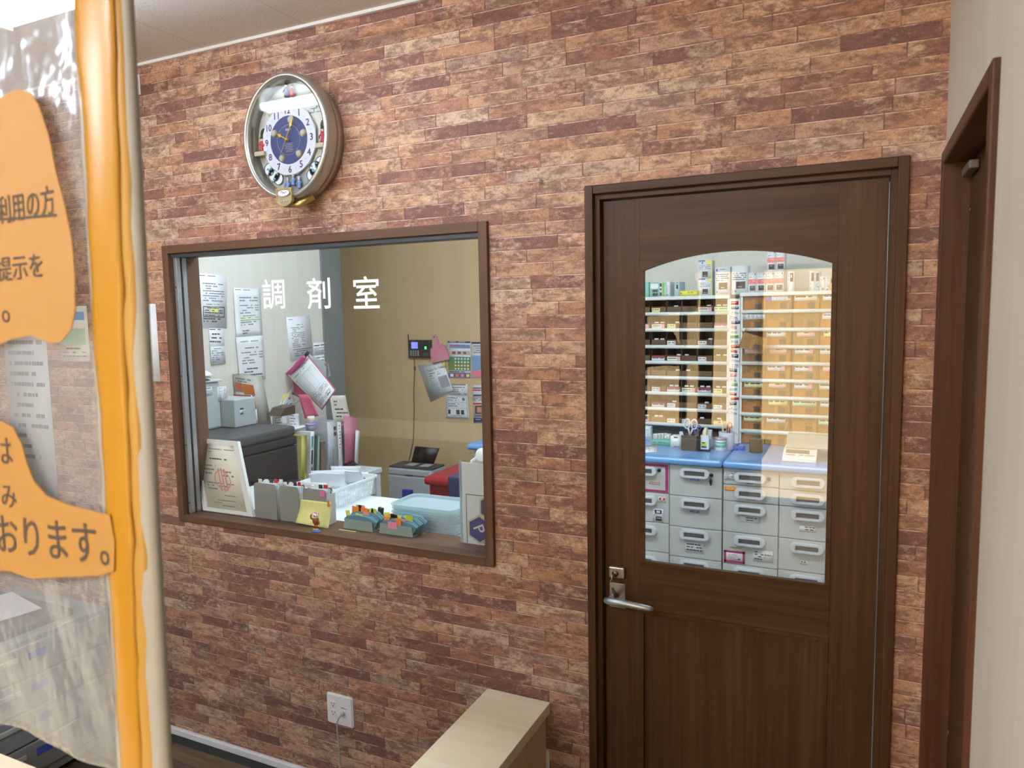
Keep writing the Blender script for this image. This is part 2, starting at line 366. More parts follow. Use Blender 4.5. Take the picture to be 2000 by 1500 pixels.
def dup(root, M, label=None):
    r = root.copy(); COL.objects.link(r); r.matrix_world = M
    if label: r['label'] = label
    for ch in list(root.children):
        c = ch.copy(); COL.objects.link(c); c.parent = r
        for g in list(ch.children): d = g.copy(); COL.objects.link(d); d.parent = c
    return r
def rotz(a): return Matrix.Rotation(a, 4, 'Z')
def T(x, y, z): return Matrix.Translation((x, y, z))
def ell(cx, cz, rx, rz, n=64, a0=0.0): return [(cx + rx * math.cos(a0 + 2 * PI * k / n), cz + rz * math.sin(a0 + 2 * PI * k / n)) for k in range(n)]
def rrect(x0, x1, z0, z1, r, n=5):
    out = []
    for cx, cz, a in ((x1 - r, z1 - r, 0), (x0 + r, z1 - r, PI / 2), (x0 + r, z0 + r, PI), (x1 - r, z0 + r, 1.5 * PI)):
        for k in range(n + 1): t = a + PI / 2 * k / n; out.append((cx + r * math.cos(t), cz + r * math.sin(t)))
    return out
# ================================================================== the room
XR, ZC, YB, XL0 = 0.8755, 2.6946, -4.6, -4.6
WX0, WX1, WZ0, WZ1 = -1.6938, -0.3084, 0.9495, 2.0155       # window trim, outer
DX0, DX1, DZ1 = 0.0, 0.8033, 2.09                           # door trim, outer
TH = 0.14
YD = 2.95                                                   # rear wall of the dispensary
def wall_piece(mb, x0, x1, z0, z1):
    P = [(x, y, z) for x in (x0, x1) for y in (0, TH) for z in (z0, z1)]
    mb.raw(P, [(0, 1, 5, 4)], BRICK); mb.raw(P, [(2, 3, 7, 6), (0, 1, 3, 2), (4, 5, 7, 6), (0, 4, 6, 2), (1, 5, 7, 3)], CREAM)
mb = MB(); g = 0.012
for a in ((XL0, WX0 + g, 0, ZC), (WX0 + g, WX1 - g, 0, WZ0 + g), (WX0 + g, WX1 - g, WZ1 - g, ZC), (WX1 - g, DX0 + g, 0, ZC), (DX0 + g, DX1 - g, DZ1 - g, ZC), (DX1 - g, XR, 0, ZC)):
    wall_piece(mb, *a)
struct(mb, 'wall_front')
D2Y0, D2Y1, D2Z = -0.745, -0.03, 2.085                       # side door trim, outer
mb = MB()
mb.box(XR, XR + 0.13, D2Y1 - g, 0, 0, ZC, WHITEWALL); mb.box(XR, XR + 0.13, D2Y0 + g, D2Y1 - g, D2Z - g, ZC, WHITEWALL); mb.box(XR, XR + 0.13, YB, D2Y0 + g, 0, ZC, WHITEWALL)
struct(mb, 'wall_right')
struct(MB().box(XL0 - 0.1, XL0, YB, TH, 0, ZC, WHITEWALL), 'wall_left')
mb = MB()   # entrance wall behind the viewer, with a door opening and a window opening
for a in ((XL0 - 0.1, -1.35, 0, ZC), (-1.35, -0.25, 0, 0.62), (-1.35, -0.25, 2.1, ZC), (-0.25, -0.1, 0, ZC), (-0.1, 0.86, 2.1, ZC), (0.86, XR + 0.13, 0, ZC)):
    mb.box(a[0], a[1], YB - 0.12, YB, a[2], a[3], WHITEWALL)
struct(mb, 'wall_back')
struct(MB().box(XL0 - 0.1, XR + 0.13, YB - 0.12, TH, ZC, ZC + 0.08, CEIL), 'ceiling')
struct(MB().box(XL0 - 0.1, XR + 0.13, YB - 0.12, TH, -0.08, 0, FLOORM), 'floor')
struct(MB().box(XL0, XR, -0.012, 0, ZC - 0.01, ZC, WHITE), 'trim_1')
mb = MB(); mb.box(XL0, DX0, -0.012, 0, 0.0, 0.038, DGREY); mb.box(XL0, DX0 - 0.002, -0.017, 0, 0.038, 0.066, WHITE, 0.004); struct(mb, 'baseboard_front')
# entrance door and window in the back wall, daylight on their warm blinds
BLIND = m_glow('sunlit_blind', (255, 214, 152), DAY)
def blind_window(name, x0, x1, z0, z1, mull):
    r = thing(name, None, None, (x0, YB, z0), None, 'structure')
    part(MB().box(x0, x1, YB - 0.10, YB - 0.095, z0, z1, BLIND), 'blind', r)
    f = MB()
    for a in ((x0, x0 + 0.04, z0, z1), (x1 - 0.04, x1, z0, z1), (x0 + 0.04, x1 - 0.04, z1 - 0.04, z1), (x0 + 0.04, x1 - 0.04, z0, z0 + 0.06)): f.box(a[0], a[1], YB - 0.08, YB - 0.02, a[2], a[3], DGREY)
    for x in mull: f.box(x - 0.03, x + 0.03, YB - 0.08, YB - 0.02, z0 + 0.06, z1 - 0.04, DGREY)
    part(f, 'window_frame', r)
blind_window('window_3', -1.35, -0.25, 0.62, 2.1, (-0.75,))
blind_window('door_3', -0.1, 0.86, 0.0, 2.1, ())
# ceiling lamps of the waiting room
DIFF = m_glow('lamp_diffuser', (226, 238, 255), LAMP); DIFF3 = m_glow('dim_lamp_diffuser', (226, 238, 255), LAMP_CLOCK); DIFF2 = m_glow('dispensary_diffuser', (228, 240, 255), LAMP_IN)
def lamp(x, y, L, Wd, label, z=ZC, m=None, alongy=False):
    r = thing('ceiling_light', label, 'ceiling light', T(x, y, z) @ (rotz(PI / 2) if alongy else Matrix()))
    part(MB().box(-L / 2 - 0.03, L / 2 + 0.03, -Wd / 2 - 0.03, Wd / 2 + 0.03, -0.03, 0, WHITE, 0.004), 'housing', r, local=True)
    for q in (-1, 1):
        y = q * Wd * 0.3; part(MB().tube([(-L / 2, y, -0.085), (L / 2, y, -0.085)], 0.016, m or DIFF, 12), 'lamp_tube', r, local=True)
        for e in (-L / 2 - 0.0115, L / 2 + 0.0115): part(MB().box(e - 0.0105, e + 0.0105, y - 0.017, y + 0.017, -0.105, -0.03, WHITE, 0.003), 'lamp_holder', r, local=True)
lamp(-0.95, -0.62, 1.22, 0.06, 'white tube ceiling light in front of the wall clock', m=DIFF3)
lamp(-0.3, -3.0, 1.25, 0.3, 'white tube ceiling light over the middle of the waiting room')
lamp(-2.0, -3.0, 1.25, 0.3, 'white tube ceiling light over the left of the waiting room')
# ------------------------------------------------------------------ dispensary shell
mb = MB(); mb.box(-2.52, -2.45, TH, 1.80, 0, ZC, CREAM); struct(mb, 'wall_dispensary_left')
struct(MB().box(-2.60, -2.435, 1.80, 1.99, 0, ZC, col((112, 118, 118), 0.5)), 'trim_2')
struct(MB().box(-4.0, -3.93, 1.99, YD, 0, ZC, CREAM), 'wall_dispensary_side')
mb = MB(); mb.box(-4.0, -1.35, YD, YD + 0.08, 0, ZC, TAN); mb.box(-1.35, 1.6, YD, YD + 0.08, 0, ZC, CREAM); struct(mb, 'wall_rear')
struct(MB().box(1.5, 1.6, TH, YD, 0, ZC, CREAM), 'wall_dispensary_right')
struct(MB().box(-4.0, 1.6, TH, YD + 0.08, ZC, ZC + 0.08, col((225, 225, 220), 0.8)), 'ceiling_dispensary')
struct(MB().box(-4.0, 1.6, TH, YD + 0.08, -0.08, 0, col((170, 165, 155), 0.5)), 'floor_dispensary')
lamp(-1.55, 0.75, 1.2, 0.3, 'white tube ceiling light over the dispensary desk', m=DIFF2)
lamp(-0.55, 0.9, 0.6, 0.3, 'short white tube light added over the clear trays to brighten the sill', m=DIFF2)  # extra unseen lamp, added to brighten the sign and things on the sill
lamp(0.2, 0.85, 1.2, 0.3, 'white tube ceiling light in front of the medicine shelves', m=DIFF2)
# ------------------------------------------------------------------ window 1
wr = thing('window_1', None, None, ((WX0 + WX1) / 2, 0, WZ0), None, 'structure')
fw = 0.030
mb = MB()
mb.box(WX0, WX0 + fw, -0.016, 0.13, WZ0, WZ1, FRAMEV, 0.002); mb.box(WX1 - fw, WX1, -0.016, 0.13, WZ0, WZ1, FRAMEV, 0.002)
mb.box(WX0 + fw, WX1 - fw, -0.016, 0.13, WZ1 - fw, WZ1, FRAMEH, 0.002)
part(mb, 'window_frame', wr)
SILL = WZ0 + 0.028
part(MB().box(WX0 + fw, WX1 - fw, -0.016, 0.15, WZ0, SILL, FRAMEH, 0.002), 'window_sill', wr)
mb = MB(); gy = 0.034
for y in (0.018, 0.046):
    mb.box(WX0 + fw, WX0 + fw + 0.016, y - 0.009, y + 0.009, SILL, WZ1 - fw, ALU, 0.001)
    for z in (1.02, 1.25, 1.52, 1.86): mb.tube([(WX0 + fw + 0.008, y - 0.0095, z), (WX0 + fw + 0.008, y - 0.0110, z)], 0.003, DGREY, 8)
mb.box(WX0 + fw, WX1 - fw, 0.0, 0.06, WZ1 - fw - 0.014, WZ1 - fw, DGREY)
part(mb, 'window_track', wr, 'grey aluminium sliding track')
part(MB().box(WX0 + fw + 0.017, WX1 - fw, 0.032, 0.036, SILL + 0.0005, WZ1 - fw - 0.0145, GLASS), 'pane', wr)
mb = MB()
for ch, px, py in (('調', 534, 574), ('剤', 622, 573), ('室', 715, 571)):
    mb.text(ch, at(px, py, y=0.031), (1, 0, 0), (0, 0, 1), 0.106, col((250, 252, 252), 0.5), 'c', 0.0, None, 0.009)
part(mb, 'lettering', wr, 'white rounded lettering on the glass')
# ------------------------------------------------------------------ door 1
dr = thing('door_1', None, None, (0.4, 0, 0), None, 'structure')
cw = 0.024
mb = MB()
mb.box(DX0, DX0 + cw, -0.014, 0.012, 0, DZ1, WOODV, 0.002); mb.box(DX1 - cw, DX1, -0.014, 0.012, 0, DZ1, WOODV, 0.002); mb.box(DX0 + cw, DX1 - cw, -0.012, 0.012, DZ1 - cw, DZ1, WOODH, 0.002)
mb.box(DX0 + 0.014, DX0 + 0.038, 0.008, 0.13, 0, DZ1 - cw, WOODV, 0.001); mb.box(DX1 - 0.038, DX1 - 0.014, 0.008, 0.13, 0, DZ1 - cw, WOODV, 0.001); mb.box(DX0 + 0.038, DX1 - 0.038, 0.008, 0.13, DZ1 - 0.038, DZ1 - 0.014, WOODH, 0.001)
part(mb, 'door_frame', dr)
LX0, LX1, LZ1, LY = DX0 + 0.041, DX1 - 0.041, DZ1 - 0.041, 0.030     # leaf, its face at y = LY
SX0, SX1 = LX0 + 0.106, LX1 - 0.110                                 # stiles end
gz0, gzs, gzt = 1.006, 1.858, 1.905                                # glazing: bottom, spring of arch, top
cx = (SX0 + SX1) / 2; hw = (SX1 - SX0) / 2; R = (hw * hw + (gzt - gzs) ** 2) / (2 * (gzt - gzs))
def arch(x0, x1, inset=0.0, n=24):
    """points of the arch from right to left"""
    out = []
    for k in range(n + 1):
        x = x1 + (x0 - x1) * k / n; out.append((x, gzt - R + math.sqrt(R * R - (x - cx) ** 2) - inset))
    return out
Lb = LY + 0.035
mb = MB()
mb.box(LX0, SX0, LY, Lb, 0.008, LZ1, WOODV, 0.001); mb.box(SX1, LX1, LY, Lb, 0.008, LZ1, WOODV, 0.001)
ar = arch(SX0, SX1)
mb.prism([(SX0, LZ1), (SX1, LZ1)] + ar, LY, Lb, WOODH)
mb.box(SX0, SX1, LY, Lb, 0.872, gz0, WOODH, 0.0005); mb.box(SX0, SX1, LY, Lb, 0.008, 0.14, WOODH, 0.0005)
mb.box(SX0, SX1, LY + 0.012, Lb - 0.006, 0.14, 0.872, WOODV)
part(mb, 'door_leaf', dr)
mb = MB()
i_ = 0.012
def mould(outer, inner, m): mb.ring(outer, inner, LY - 0.003, LY + 0.012, m)
out_ = ar + [(SX0, gz0), (SX1, gz0)]; inn = arch(SX0 + i_, SX1 - i_, i_) + [(SX0 + i_, gz0 + i_), (SX1 - i_, gz0 + i_)]
mould(out_, inn, WOODH)
o2 = [(SX1, 0.872), (SX0, 0.872), (SX0, 0.14), (SX1, 0.14)]; n2 = [(SX1 - 0.01, 0.862), (SX0 + 0.01, 0.862), (SX0 + 0.01, 0.15), (SX1 - 0.01, 0.15)]
mould(o2, n2, WOODV)
part(mb, 'molding', dr)
part(MB().prism(arch(SX0 + 0.001, SX1 - 0.001, 0.001) + [(SX0 + 0.001, gz0 + 0.001), (SX1 - 0.001, gz0 + 0.001)], LY + 0.014, LY + 0.018, GLASSD), 'pane', dr)
# lock, handle
a = at(1190, 1101, y=LY); b = at(1222, 1130, y=LY); lx0, lx1, lz0, lz1 = a.x + 0.002, a.x + 0.050, b.z + 0.002, a.z - 0.002
mb = MB().box(lx0, lx1, LY - 0.016, LY, lz0, lz1, STEEL, 0.004); kx, kz = lx0 + 0.022, (lz0 + lz1) / 2 - 0.002
mb.tube([(kx, LY - 0.016, kz), (kx, LY - 0.022, kz)], 0.0095, col((120, 112, 100), 0.3, 0.9), 16); part(mb, 'lock', dr, 'square satin steel deadbolt plate')
a = at(1190, 1136, y=LY); b = at(1221, 1188, y=LY); hx0, hx1, hz0, hz1 = a.x + 0.002, a.x + 0.050, b.z, a.z
part(MB().box(hx0, hx1, LY - 0.004, LY, hz0, hz1, STEEL, 0.001), 'handle_plate', dr, 'satin steel backplate')
hz = (hz0 + hz1) / 2; hx = hx0 + 0.016
mb = MB(); LEV = col((176, 184, 186), 0.3, 0.7)
mb.tube([(hx, LY - 0.004, hz), (hx, LY - 0.05, hz)], [0.012, 0.010], LEV, 16)
mb.tube([(hx - 0.014, LY - 0.050, hz), (hx, LY - 0.055, hz + 0.001), (hx + 0.04, LY - 0.058, hz + 0.002), (hx + 0.085, LY - 0.056, hz - 0.001), (hx + 0.118, LY - 0.052, hz - 0.004), (hx + 0.128, LY - 0.050, hz - 0.005)], [0.009, 0.0125, 0.0115, 0.0105, 0.009, 0.005], LEV, 14, True, 0.95)
part(mb, 'door_handle', dr, 'curved silver lever')
# key and ring hanging from the lock
kr = thing('key_ring', 'key with small ring and dark fob hanging from the dark brown door\'s lock', 'key', (kx, LY - 0.022, kz))
part(MB().box(kx - 0.0012, kx + 0.0012, LY - 0.040, LY - 0.0225, kz - 0.004, kz + 0.004, STEEL).prism(ell(LY - 0.046, kz - 0.002, 0.008, 0.009, 16), kx - 0.0012, kx + 0.0012, STEEL, 'x'), 'key', kr)
mb = MB(); mb.tube([(kx - 0.003 + 0.004 * math.sin(t), LY - 0.046 + 0.002 * math.sin(t), kz - 0.022 + 0.013 * math.cos(t)) for t in [2 * PI * k / 20 for k in range(21)]], 0.0011, STEEL, 6); part(mb, 'ring', kr)
mb = MB(); mb.tube([(kx - 0.001, LY - 0.046, kz - 0.033), (kx + 0.005, LY - 0.046, kz - 0.046), (kx + 0.012, LY - 0.046, kz - 0.058)], [0.003, 0.005, 0.006], col((58, 54, 48), 0.35), 10); part(mb, 'fob', kr)
# ------------------------------------------------------------------ door 2 in the right wall
d2 = thing('door_2', None, None, (XR, -0.38, 0), None, 'structure')
mb = MB(); tx = XR - 0.0105; tw = 0.030
W2V = m_wood('side_door_wood', (70, 44, 30), (98, 64, 45), 2); W2Y = m_wood('side_door_wood_head', (70, 44, 30), (98, 64, 45), 1)
mb.box(tx, XR + 0.06, D2Y1 - tw, D2Y1, 0, D2Z, W2V, 0.003); mb.box(tx, XR + 0.06, D2Y0, D2Y0 + tw, 0, D2Z, W2V, 0.003); mb.box(tx, XR + 0.06, D2Y0 + tw, D2Y1 - tw, D2Z - tw, D2Z, W2Y, 0.003)
part(mb, 'door_frame', d2)
mb = MB().box(XR + 0.045, XR + 0.08, D2Y0 + tw + 0.003, D2Y1 - tw - 0.003, 0.008, D2Z - tw - 0.003, WOODV); part(mb, 'door_leaf', d2)
q = at(1894, 411, x=XR + 0.045); q2 = at(1846, 1397, x=XR + 0.045)
mb = MB()
for p in (q, q2): mb.ball((XR + 0.044, min(p.y, D2Y1 - tw - 0.02), p.z), (0.004, 0.006, 0.006), col((92, 62, 42), 0.4))
part(mb, 'screw_cap', d2)
part(MB().box(XR + 0.025, XR + 0.044, -0.20, -0.08, D2Z - tw - 0.036, D2Z - tw - 0.018, col((104, 98, 90), 0.5), 0.003), 'door_closer', d2, 'grey door closer arm')
# ------------------------------------------------------------------ wall things
def outlet(name, label, x0, x1, z0, z1, sockets):
    r = thing(name, label, 'outlet', ((x0 + x1) / 2, 0, z0))
    part(MB().prism(rrect(x0, x1, z0, z1, 0.008), -0.004, 0, WHITE).prism(rrect(x0 + 0.004, x1 - 0.004, z0 + 0.004, z1 - 0.004, 0.006), -0.008, -0.004, WHITE), 'cover_plate', r)
    for (sx, sz) in sockets:
        m = MB().box(sx - 0.012, sx + 0.012, -0.0105, -0.008, sz - 0.012, sz + 0.012, WHITE, 0.001)
        for dx in (-0.006, 0.006): m.box(sx + dx - 0.001, sx + dx + 0.001, -0.0109, -0.0104, sz + 0.001, sz + 0.008, DGREY)
        m.tube([(sx, -0.0104, sz - 0.005), (sx, -0.0109, sz - 0.005)], 0.0022, DGREY, 8); part(m, 'socket', r)
    return r
o1 = outlet('wall_outlet', 'white wall outlet plate under the window with a grey cable plugged in', -1.004, -0.889, 0.275, 0.388, [(-0.972, 0.350), (-0.972, 0.318)])
part(MB().box(-0.936, -0.916, -0.0095, -0.008, 0.315, 0.337, WHITE, 0.001).box(-0.930, -0.922, -0.0099, -0.0094, 0.322, 0.331, GREYINK), 'network_jack', o1)
m = card(Vector((-0.940, -0.0085, 0.351)), Vector((-0.912, -0.0085, 0.351)), Vector((-0.912, -0.0085, 0.341)), Vector((-0.940, -0.0085, 0.341)), WHITE, [('t', '電話 1', 0.5, 0.5, 0.55, INK, 0.8)], 0.0004); part(m, 'label', o1)
cb_ = thing('network_cable', 'grey cable hanging from the wall outlet down to the floor', 'cable', (-0.926, -0.01, 0.326))
part(MB().box(-0.931, -0.921, -0.024, -0.0096, 0.321, 0.331, GREYP, 0.002), 'plug', cb_)
part(MB().tube([(-0.926, -0.024, 0.326), (-0.930, -0.034, 0.320), (-0.936, -0.037, 0.304), (-0.938, -0.034, 0.27), (-0.937, -0.03, 0.2), (-0.936, -0.03, 0.1), (-0.935, -0.033, 0.02), (-0.93, -0.06, 0.005), (-0.90, -0.12, 0.004)], 0.0028, col((170, 168, 160), 0.5), 8), 'cord', cb_)
outlet('wall_outlet', 'second white wall outlet beside the dark brown door, mostly behind the pale wood panel', -0.205, -0.135, 0.262, 0.382, [(-0.17, 0.34), (-0.17, 0.305)])
hk = thing('push_pin', 'tiny clear push pin stuck in the brick wall above the window', 'push pin', (-0.137, 0, 2.117))
part(MB().lathe([(0.006, -0.001), (0.007, 0.003), (0.004, 0.006), (0.005, 0.014), (0.003, 0.016)], (0, 0, 0), m_clear('clear_plastic', (225, 222, 215), 0.5), 14, T(-0.137, 0, 2.117) @ Matrix.Rotation(PI / 2, 4, 'X')), 'head', hk)
def wall_sheet(label, corners, items, name='notice', cat='notice', y=None, x=None, m=PAPER, group=None, th=0.0012, curl=0.0):
    P = [at(px, py, x=x, y=y) for px, py in corners]
    return one(card(*P, m, items, th, curl), name, label, cat, group)
P4 = lambda x0, x1, z0, z1, y=-0.002: [Vector((x0, y, z1)), Vector((x1, y, z1)), Vector((x1, y, z0)), Vector((x0, y, z0))]
one(card(*P4(-1.99, -1.762, 1.497, 1.80), PAPER, [('s', 0.1, 0.12, 0.8, 10, 0.07, GREYINK, 3)]), 'notice', 'white paper taped to the bricks left of the window, half behind the taped post', 'notice')
one(card(*P4(-1.86, -1.768, 2.585, 2.66), WHITE), 'notice', 'small white card on the bricks high up beside the ceiling', 'notice')
one(card(*P4(-2.36, -2.17, 1.57, 1.80), PAPERW, [('r', 0.1, 0.1, 0.9, 0.25, col((130, 170, 210))), ('r', 0.1, 0.4, 0.9, 0.7, col((190, 215, 190))), ('s', 0.1, 0.75, 0.9, 3, 0.07, GREYINK, 5)]), 'poster', 'small pale poster with a blue heading on the bricks behind the vinyl sheet', 'poster')
one(card(*P4(-2.75, -2.45, 0.95, 1.72), col((196, 200, 198)), [('s', 0.1, 0.08, 0.9, 12, 0.06, GREYINK, 8)]), 'poster', 'tall grey poster on the bricks at the far left behind the vinyl sheet', 'poster')
# ------------------------------------------------------------------ wall clock
CX, CZ = -0.996, 2.323
ck = thing('wall_clock', 'oval silver wall clock with navy dial and gold hands on the brick wall', 'clock', (CX, 0, CZ))
CHAMP = col((178, 172, 158), 0.32, 0.75); SILV = col((176, 173, 162), 0.32, 0.75); CREAMP = col((226, 226, 214), 0.5)
def oval(y, rx, rz, dz=0.0): return [(p[0], y, p[1]) for p in ell(CX, CZ + dz, rx, rz, 72)]
def loft(mb, rings, m, cap=False):
    n = len(rings[0]); vs_ = [p for r in rings for p in r]; fs = []
    for i in range(len(rings) - 1):
        for k in range(n): fs.append((i * n + k, i * n + (k + 1) % n, (i + 1) * n + (k + 1) % n, (i + 1) * n + k))
    if cap: fs.append(tuple(range(n))); fs.append(tuple((len(rings) - 1) * n + k for k in range(n)))
    return mb.raw(vs_, fs, m, None, True)
part(loft(MB(), [oval(-0.001, .166, .190), oval(-0.030, .174, .197), oval(-0.045, .176, .199)], CHAMP, True), 'back_shell', ck)
part(loft(MB(), [oval(-0.047, .155, .178), oval(-0.047, .178, .201), oval(-0.06, .181, .2035), oval(-0.088, .180, .2025), oval(-0.098, .175, .198), oval(-0.101, .168, .191), oval(-0.098, .163, .186), oval(-0.096, .163, .186), oval(-0.096, .1605, .1835), oval(-0.085, .158, .181), oval(-0.047, .155, .178)], SILV), 'rim', ck, 'champagne silver oval rim')
mb = loft(MB(), [oval(-0.0475, .156, .179), oval(-0.050, .155, .178)], CREAMP, True)
for s_ in (-1, 1):   # side porches, relief clouds, tower blocks
    mb.prism([(CX + s_ * .143, CZ - .03), (CX + s_ * .112, CZ - .03), (CX + s_ * .112, CZ + .025)] + [(CX + s_ * (.1275 - .0155 * math.cos(t)), CZ + .03 + .02 * math.sin(t)) for t in [PI * k / 8 for k in range(9)]] + [(CX + s_ * .143, CZ + .025)], -0.0512, -0.0502, col((34, 34, 40), 0.5))
    mb.box(CX + s_ * .150, CX + s_ * .108, -0.078, -0.05, CZ - .045, CZ - .03, col((186, 178, 150), 0.4), 0.002)
    for dx, dz, r in ((.088, -.105, .026), (.108, -.088, .022), (.070, -.122, .020)): mb.ring(ell(CX + s_ * dx, CZ + dz, r, r, 24), ell(CX + s_ * dx, CZ + dz, r - .0022, r - .0022, 24), -0.056, -0.05, col((90, 98, 110), 0.5)); mb.prism(ell(CX + s_ * dx, CZ + dz, r - .0022, r - .0022, 20), -0.0545, -0.05, col((232, 236, 238), 0.4))
    for k in range(14): mb.ball((CX + s_ * (.07 + .045 * random.random()), -0.056, CZ - .085 - .045 * random.random()), 0.0035, col((120, 180, 200), 0.25), 6)
for k in range(5): mb.box(CX + .062 + .012 * k, CX + .09 + .012 * k, -0.054, -0.05, CZ + .075 + .012 * (k % 3), CZ + .083 + .012 * (k % 3), col((190, 200, 205), 0.4))
mb.tube([(CX - .07, -0.056, CZ + .105), (CX - .095, -0.056, CZ + .085)], 0.007, col((214, 206, 180), 0.3), 10); mb.ring(ell(CX - .058, CZ + .112, .014, .014, 20), ell(CX - .058, CZ + .112, .009, .009, 20), -0.06, -0.052, SILV)
mb.prism([(CX - .052, CZ - .165), (CX + .052, CZ - .165), (CX + .052, CZ - .12)] + [(CX + .052 * math.cos(t), CZ - .12 + .02 * math.sin(t)) for t in [PI * k / 10 for k in range(11)]], -0.0525, -0.0515, col((150, 156, 160), 0.4))
part(mb, 'backdrop', ck, 'cream relief backdrop with clouds and porches')
DX_, DZ_ = CX - 0.009, CZ - 0.004
mb = MB(); mb.prism(ell(DX_, DZ_, .116, .116, 12, PI / 12), -0.064, -0.058, SILV); mb.prism(ell(DX_, DZ_, .112, .112, 48), -0.0652, -0.064, col((214, 216, 228), 0.4))
PURP = col((74, 42, 92), 0.5)
for h in range(1, 13):
    t = 2 * PI * h / 12; mb.text(str(h), (DX_ + .0945 * math.sin(t), -0.0652, DZ_ + .0945 * math.cos(t)), (1, 0, 0), (0, 0, 1), .021, PURP, 'c', 0.0004, .021, 0.03)
    t += PI / 12; mb.prism(ell(DX_ + .0945 * math.sin(t), DZ_ + .0945 * math.cos(t), .0018, .0018, 8), -0.0658, -0.0651, col((170, 190, 190), 0.4))
part(mb, 'number_ring', ck, 'white ring with purple numerals')
mb = MB(); mb.prism(ell(DX_, DZ_, .0775, .0775, 48), -0.0664, -0.0653, col((40, 56, 112), 0.45)); mb.ring(ell(DX_, DZ_, .0485, .0485, 48), ell(DX_, DZ_, .0475, .0475, 48), -0.0669, -0.0663, SILV)
mb.text('SEIKO', (DX_, -0.0664, DZ_ + .033), (1, 0, 0), (0, 0, 1), .006, WHITE, 'c', 0.0004)
for k in range(6): mb.box(DX_ - .014 - .003 * (k % 2), DX_ + .014 + .004 * ((k + 1) % 2), -0.0668, -0.0663, DZ_ - .012 - .0052 * k, DZ_ - .0105 - .0052 * k, SILV)
part(mb, 'dial', ck, 'round navy dial')
for t in (12, 77, 140, 208, 294):
    t = math.radians(t); c = (DX_ + .064 * math.sin(t), -0.0666, DZ_ + .064 * math.cos(t))
    mb = MB(); mb.prism(ell(c[0], c[2], .0125, .0125, 20), -0.0675, -0.0664, GOLD); mb.ball((c[0], c[1] - .003, c[2]), (.0105, .007, .0105), m_clear('crystal', (225, 226, 216), 0.55, 0.05), 10); part(mb, 'crystal_dome', ck)
def hand(name, ang, L, wd, tail, y, m, spade):
    M = T(DX_, y, DZ_) @ Matrix.Rotation(math.radians(ang), 4, 'Y')
    P = [(-wd, -tail), (wd, -tail), (wd, L * .55)] + ([(wd * 3.6, L * .66), (wd * 1.2, L * .78)] if spade else []) + [(0.0003, L), (-0.0003, L)] + ([(-wd * 1.2, L * .78), (-wd * 3.6, L * .66)] if spade else []) + [(-wd, L * .55)]
    m_ = MB().prism(P, -0.0008, 0.0, m); m_.xf(M); m_.lathe([(0.005, -0.0012), (0.005, 0.0)], (0, 0, 0), m, 14, T(DX_, y, DZ_) @ Matrix.Rotation(PI / 2, 4, 'X')); part(m_, name, ck)
YH = col((226, 178, 60), 0.3, 0.5)
hand('hour_hand', -62, .047, .0018, .008, -0.076, YH, True); hand('minute_hand', 26, .074, .0015, .010, -0.078, YH, True); hand('second_hand', 207, .062, .0007, .04, -0.080, YH, False)
def figure(x, z, h, body, hat):
    m_ = MB(); y = -0.062
    m_.lathe([(h * .16, 0), (h * .2, h * .08), (h * .13, h * .42), (h * .17, h * .6), (h * .08, h * .68)], (x, y, z), body, 12)
    m_.ball((x, y, z + h * .78), h * .12, col((232, 200, 176), 0.5), 8); m_.lathe([(h * .14, 0), (h * .12, h * .1), (h * .02, h * .18)], (x, y, z + h * .84), hat, 10)
    for s_ in (-1, 1): m_.tube([(x + s_ * h * .14, y, z + h * .58), (x + s_ * h * .24, y - .003, z + h * .42), (x + s_ * h * .2, y - .006, z + h * .3)], h * .045, body, 6)
    part(m_, 'figurine', ck)
DKH = col((40, 30, 44), 0.5)
figure(CX - .128, CZ - .029, .05, RED, DKH); figure(CX + .130, CZ - .029, .052, col((190, 40, 70), 0.5), DKH)
figure(CX - .012, CZ + .133, .045, col((96, 60, 120), 0.5), DKH); figure(CX + .012, CZ + .13, .04, RED, SILV)
for dx in (-.024, 0.0, .024): figure(CX + dx, CZ - .163 + (.012 if dx == 0 else 0), .04, col((120, 150, 200), 0.4), col((200, 210, 224), 0.4))
part(MB().prism(ell(CX, CZ, .1598, .1828, 72), -0.0955, -0.0935, LENS), 'lens', ck, 'clear cover glass')
mb = MB(); bz = CZ - .196; PB = [(CX - .033, bz + .030), (CX + .033, bz + .030), (CX + .033, bz - .004)] + [(CX + .033 * math.cos(t), bz - .006 - .022 * math.sin(t)) for t in [PI * k / 12 for k in range(13)]] + [(CX - .033, bz - .004)]
mb.prism(PB, -0.109, -0.100, col((186, 174, 140), 0.3, 0.8)); mb.ring(PB, [(CX + (u - CX) * .86, bz + (v - bz) * .86) for u, v in PB], -0.1115, -0.109, GOLD)
mb.prism(ell(CX, bz + .014, .025, .0105, 24), -0.1122, -0.109, col((224, 228, 240), 0.3)); mb.ring(ell(CX, bz + .014, .026, .0115, 24), ell(CX, bz + .014, .024, .0095, 24), -0.1135, -0.109, SILV)
for a, b in ((-.012, .016), (-.006, .012), (.002, .014)): mb.tube([(CX + a, -0.1125, bz + b), (CX + a + .006, -0.1125, bz + b + .003), (CX + a + .012, -0.1125, bz + b - .001)], .0009, NAVY, 5)
for a in (-.011, 0, .011): mb.ball((CX + a, -0.1105, bz - .012), (.0032, .003, .0032), m_clear('gem', (235, 232, 220), 0.6, 0.05), 7)
mb.tube([(CX - .02, -0.09, bz - .018), (CX + .03, -0.075, bz - .020), (CX + .07, -0.05, bz + .006)], [.010, .013, .012], col((186, 164, 104), 0.3, 0.8), 12)
part(mb, 'crest', ck, 'gold crest with an oval badge')
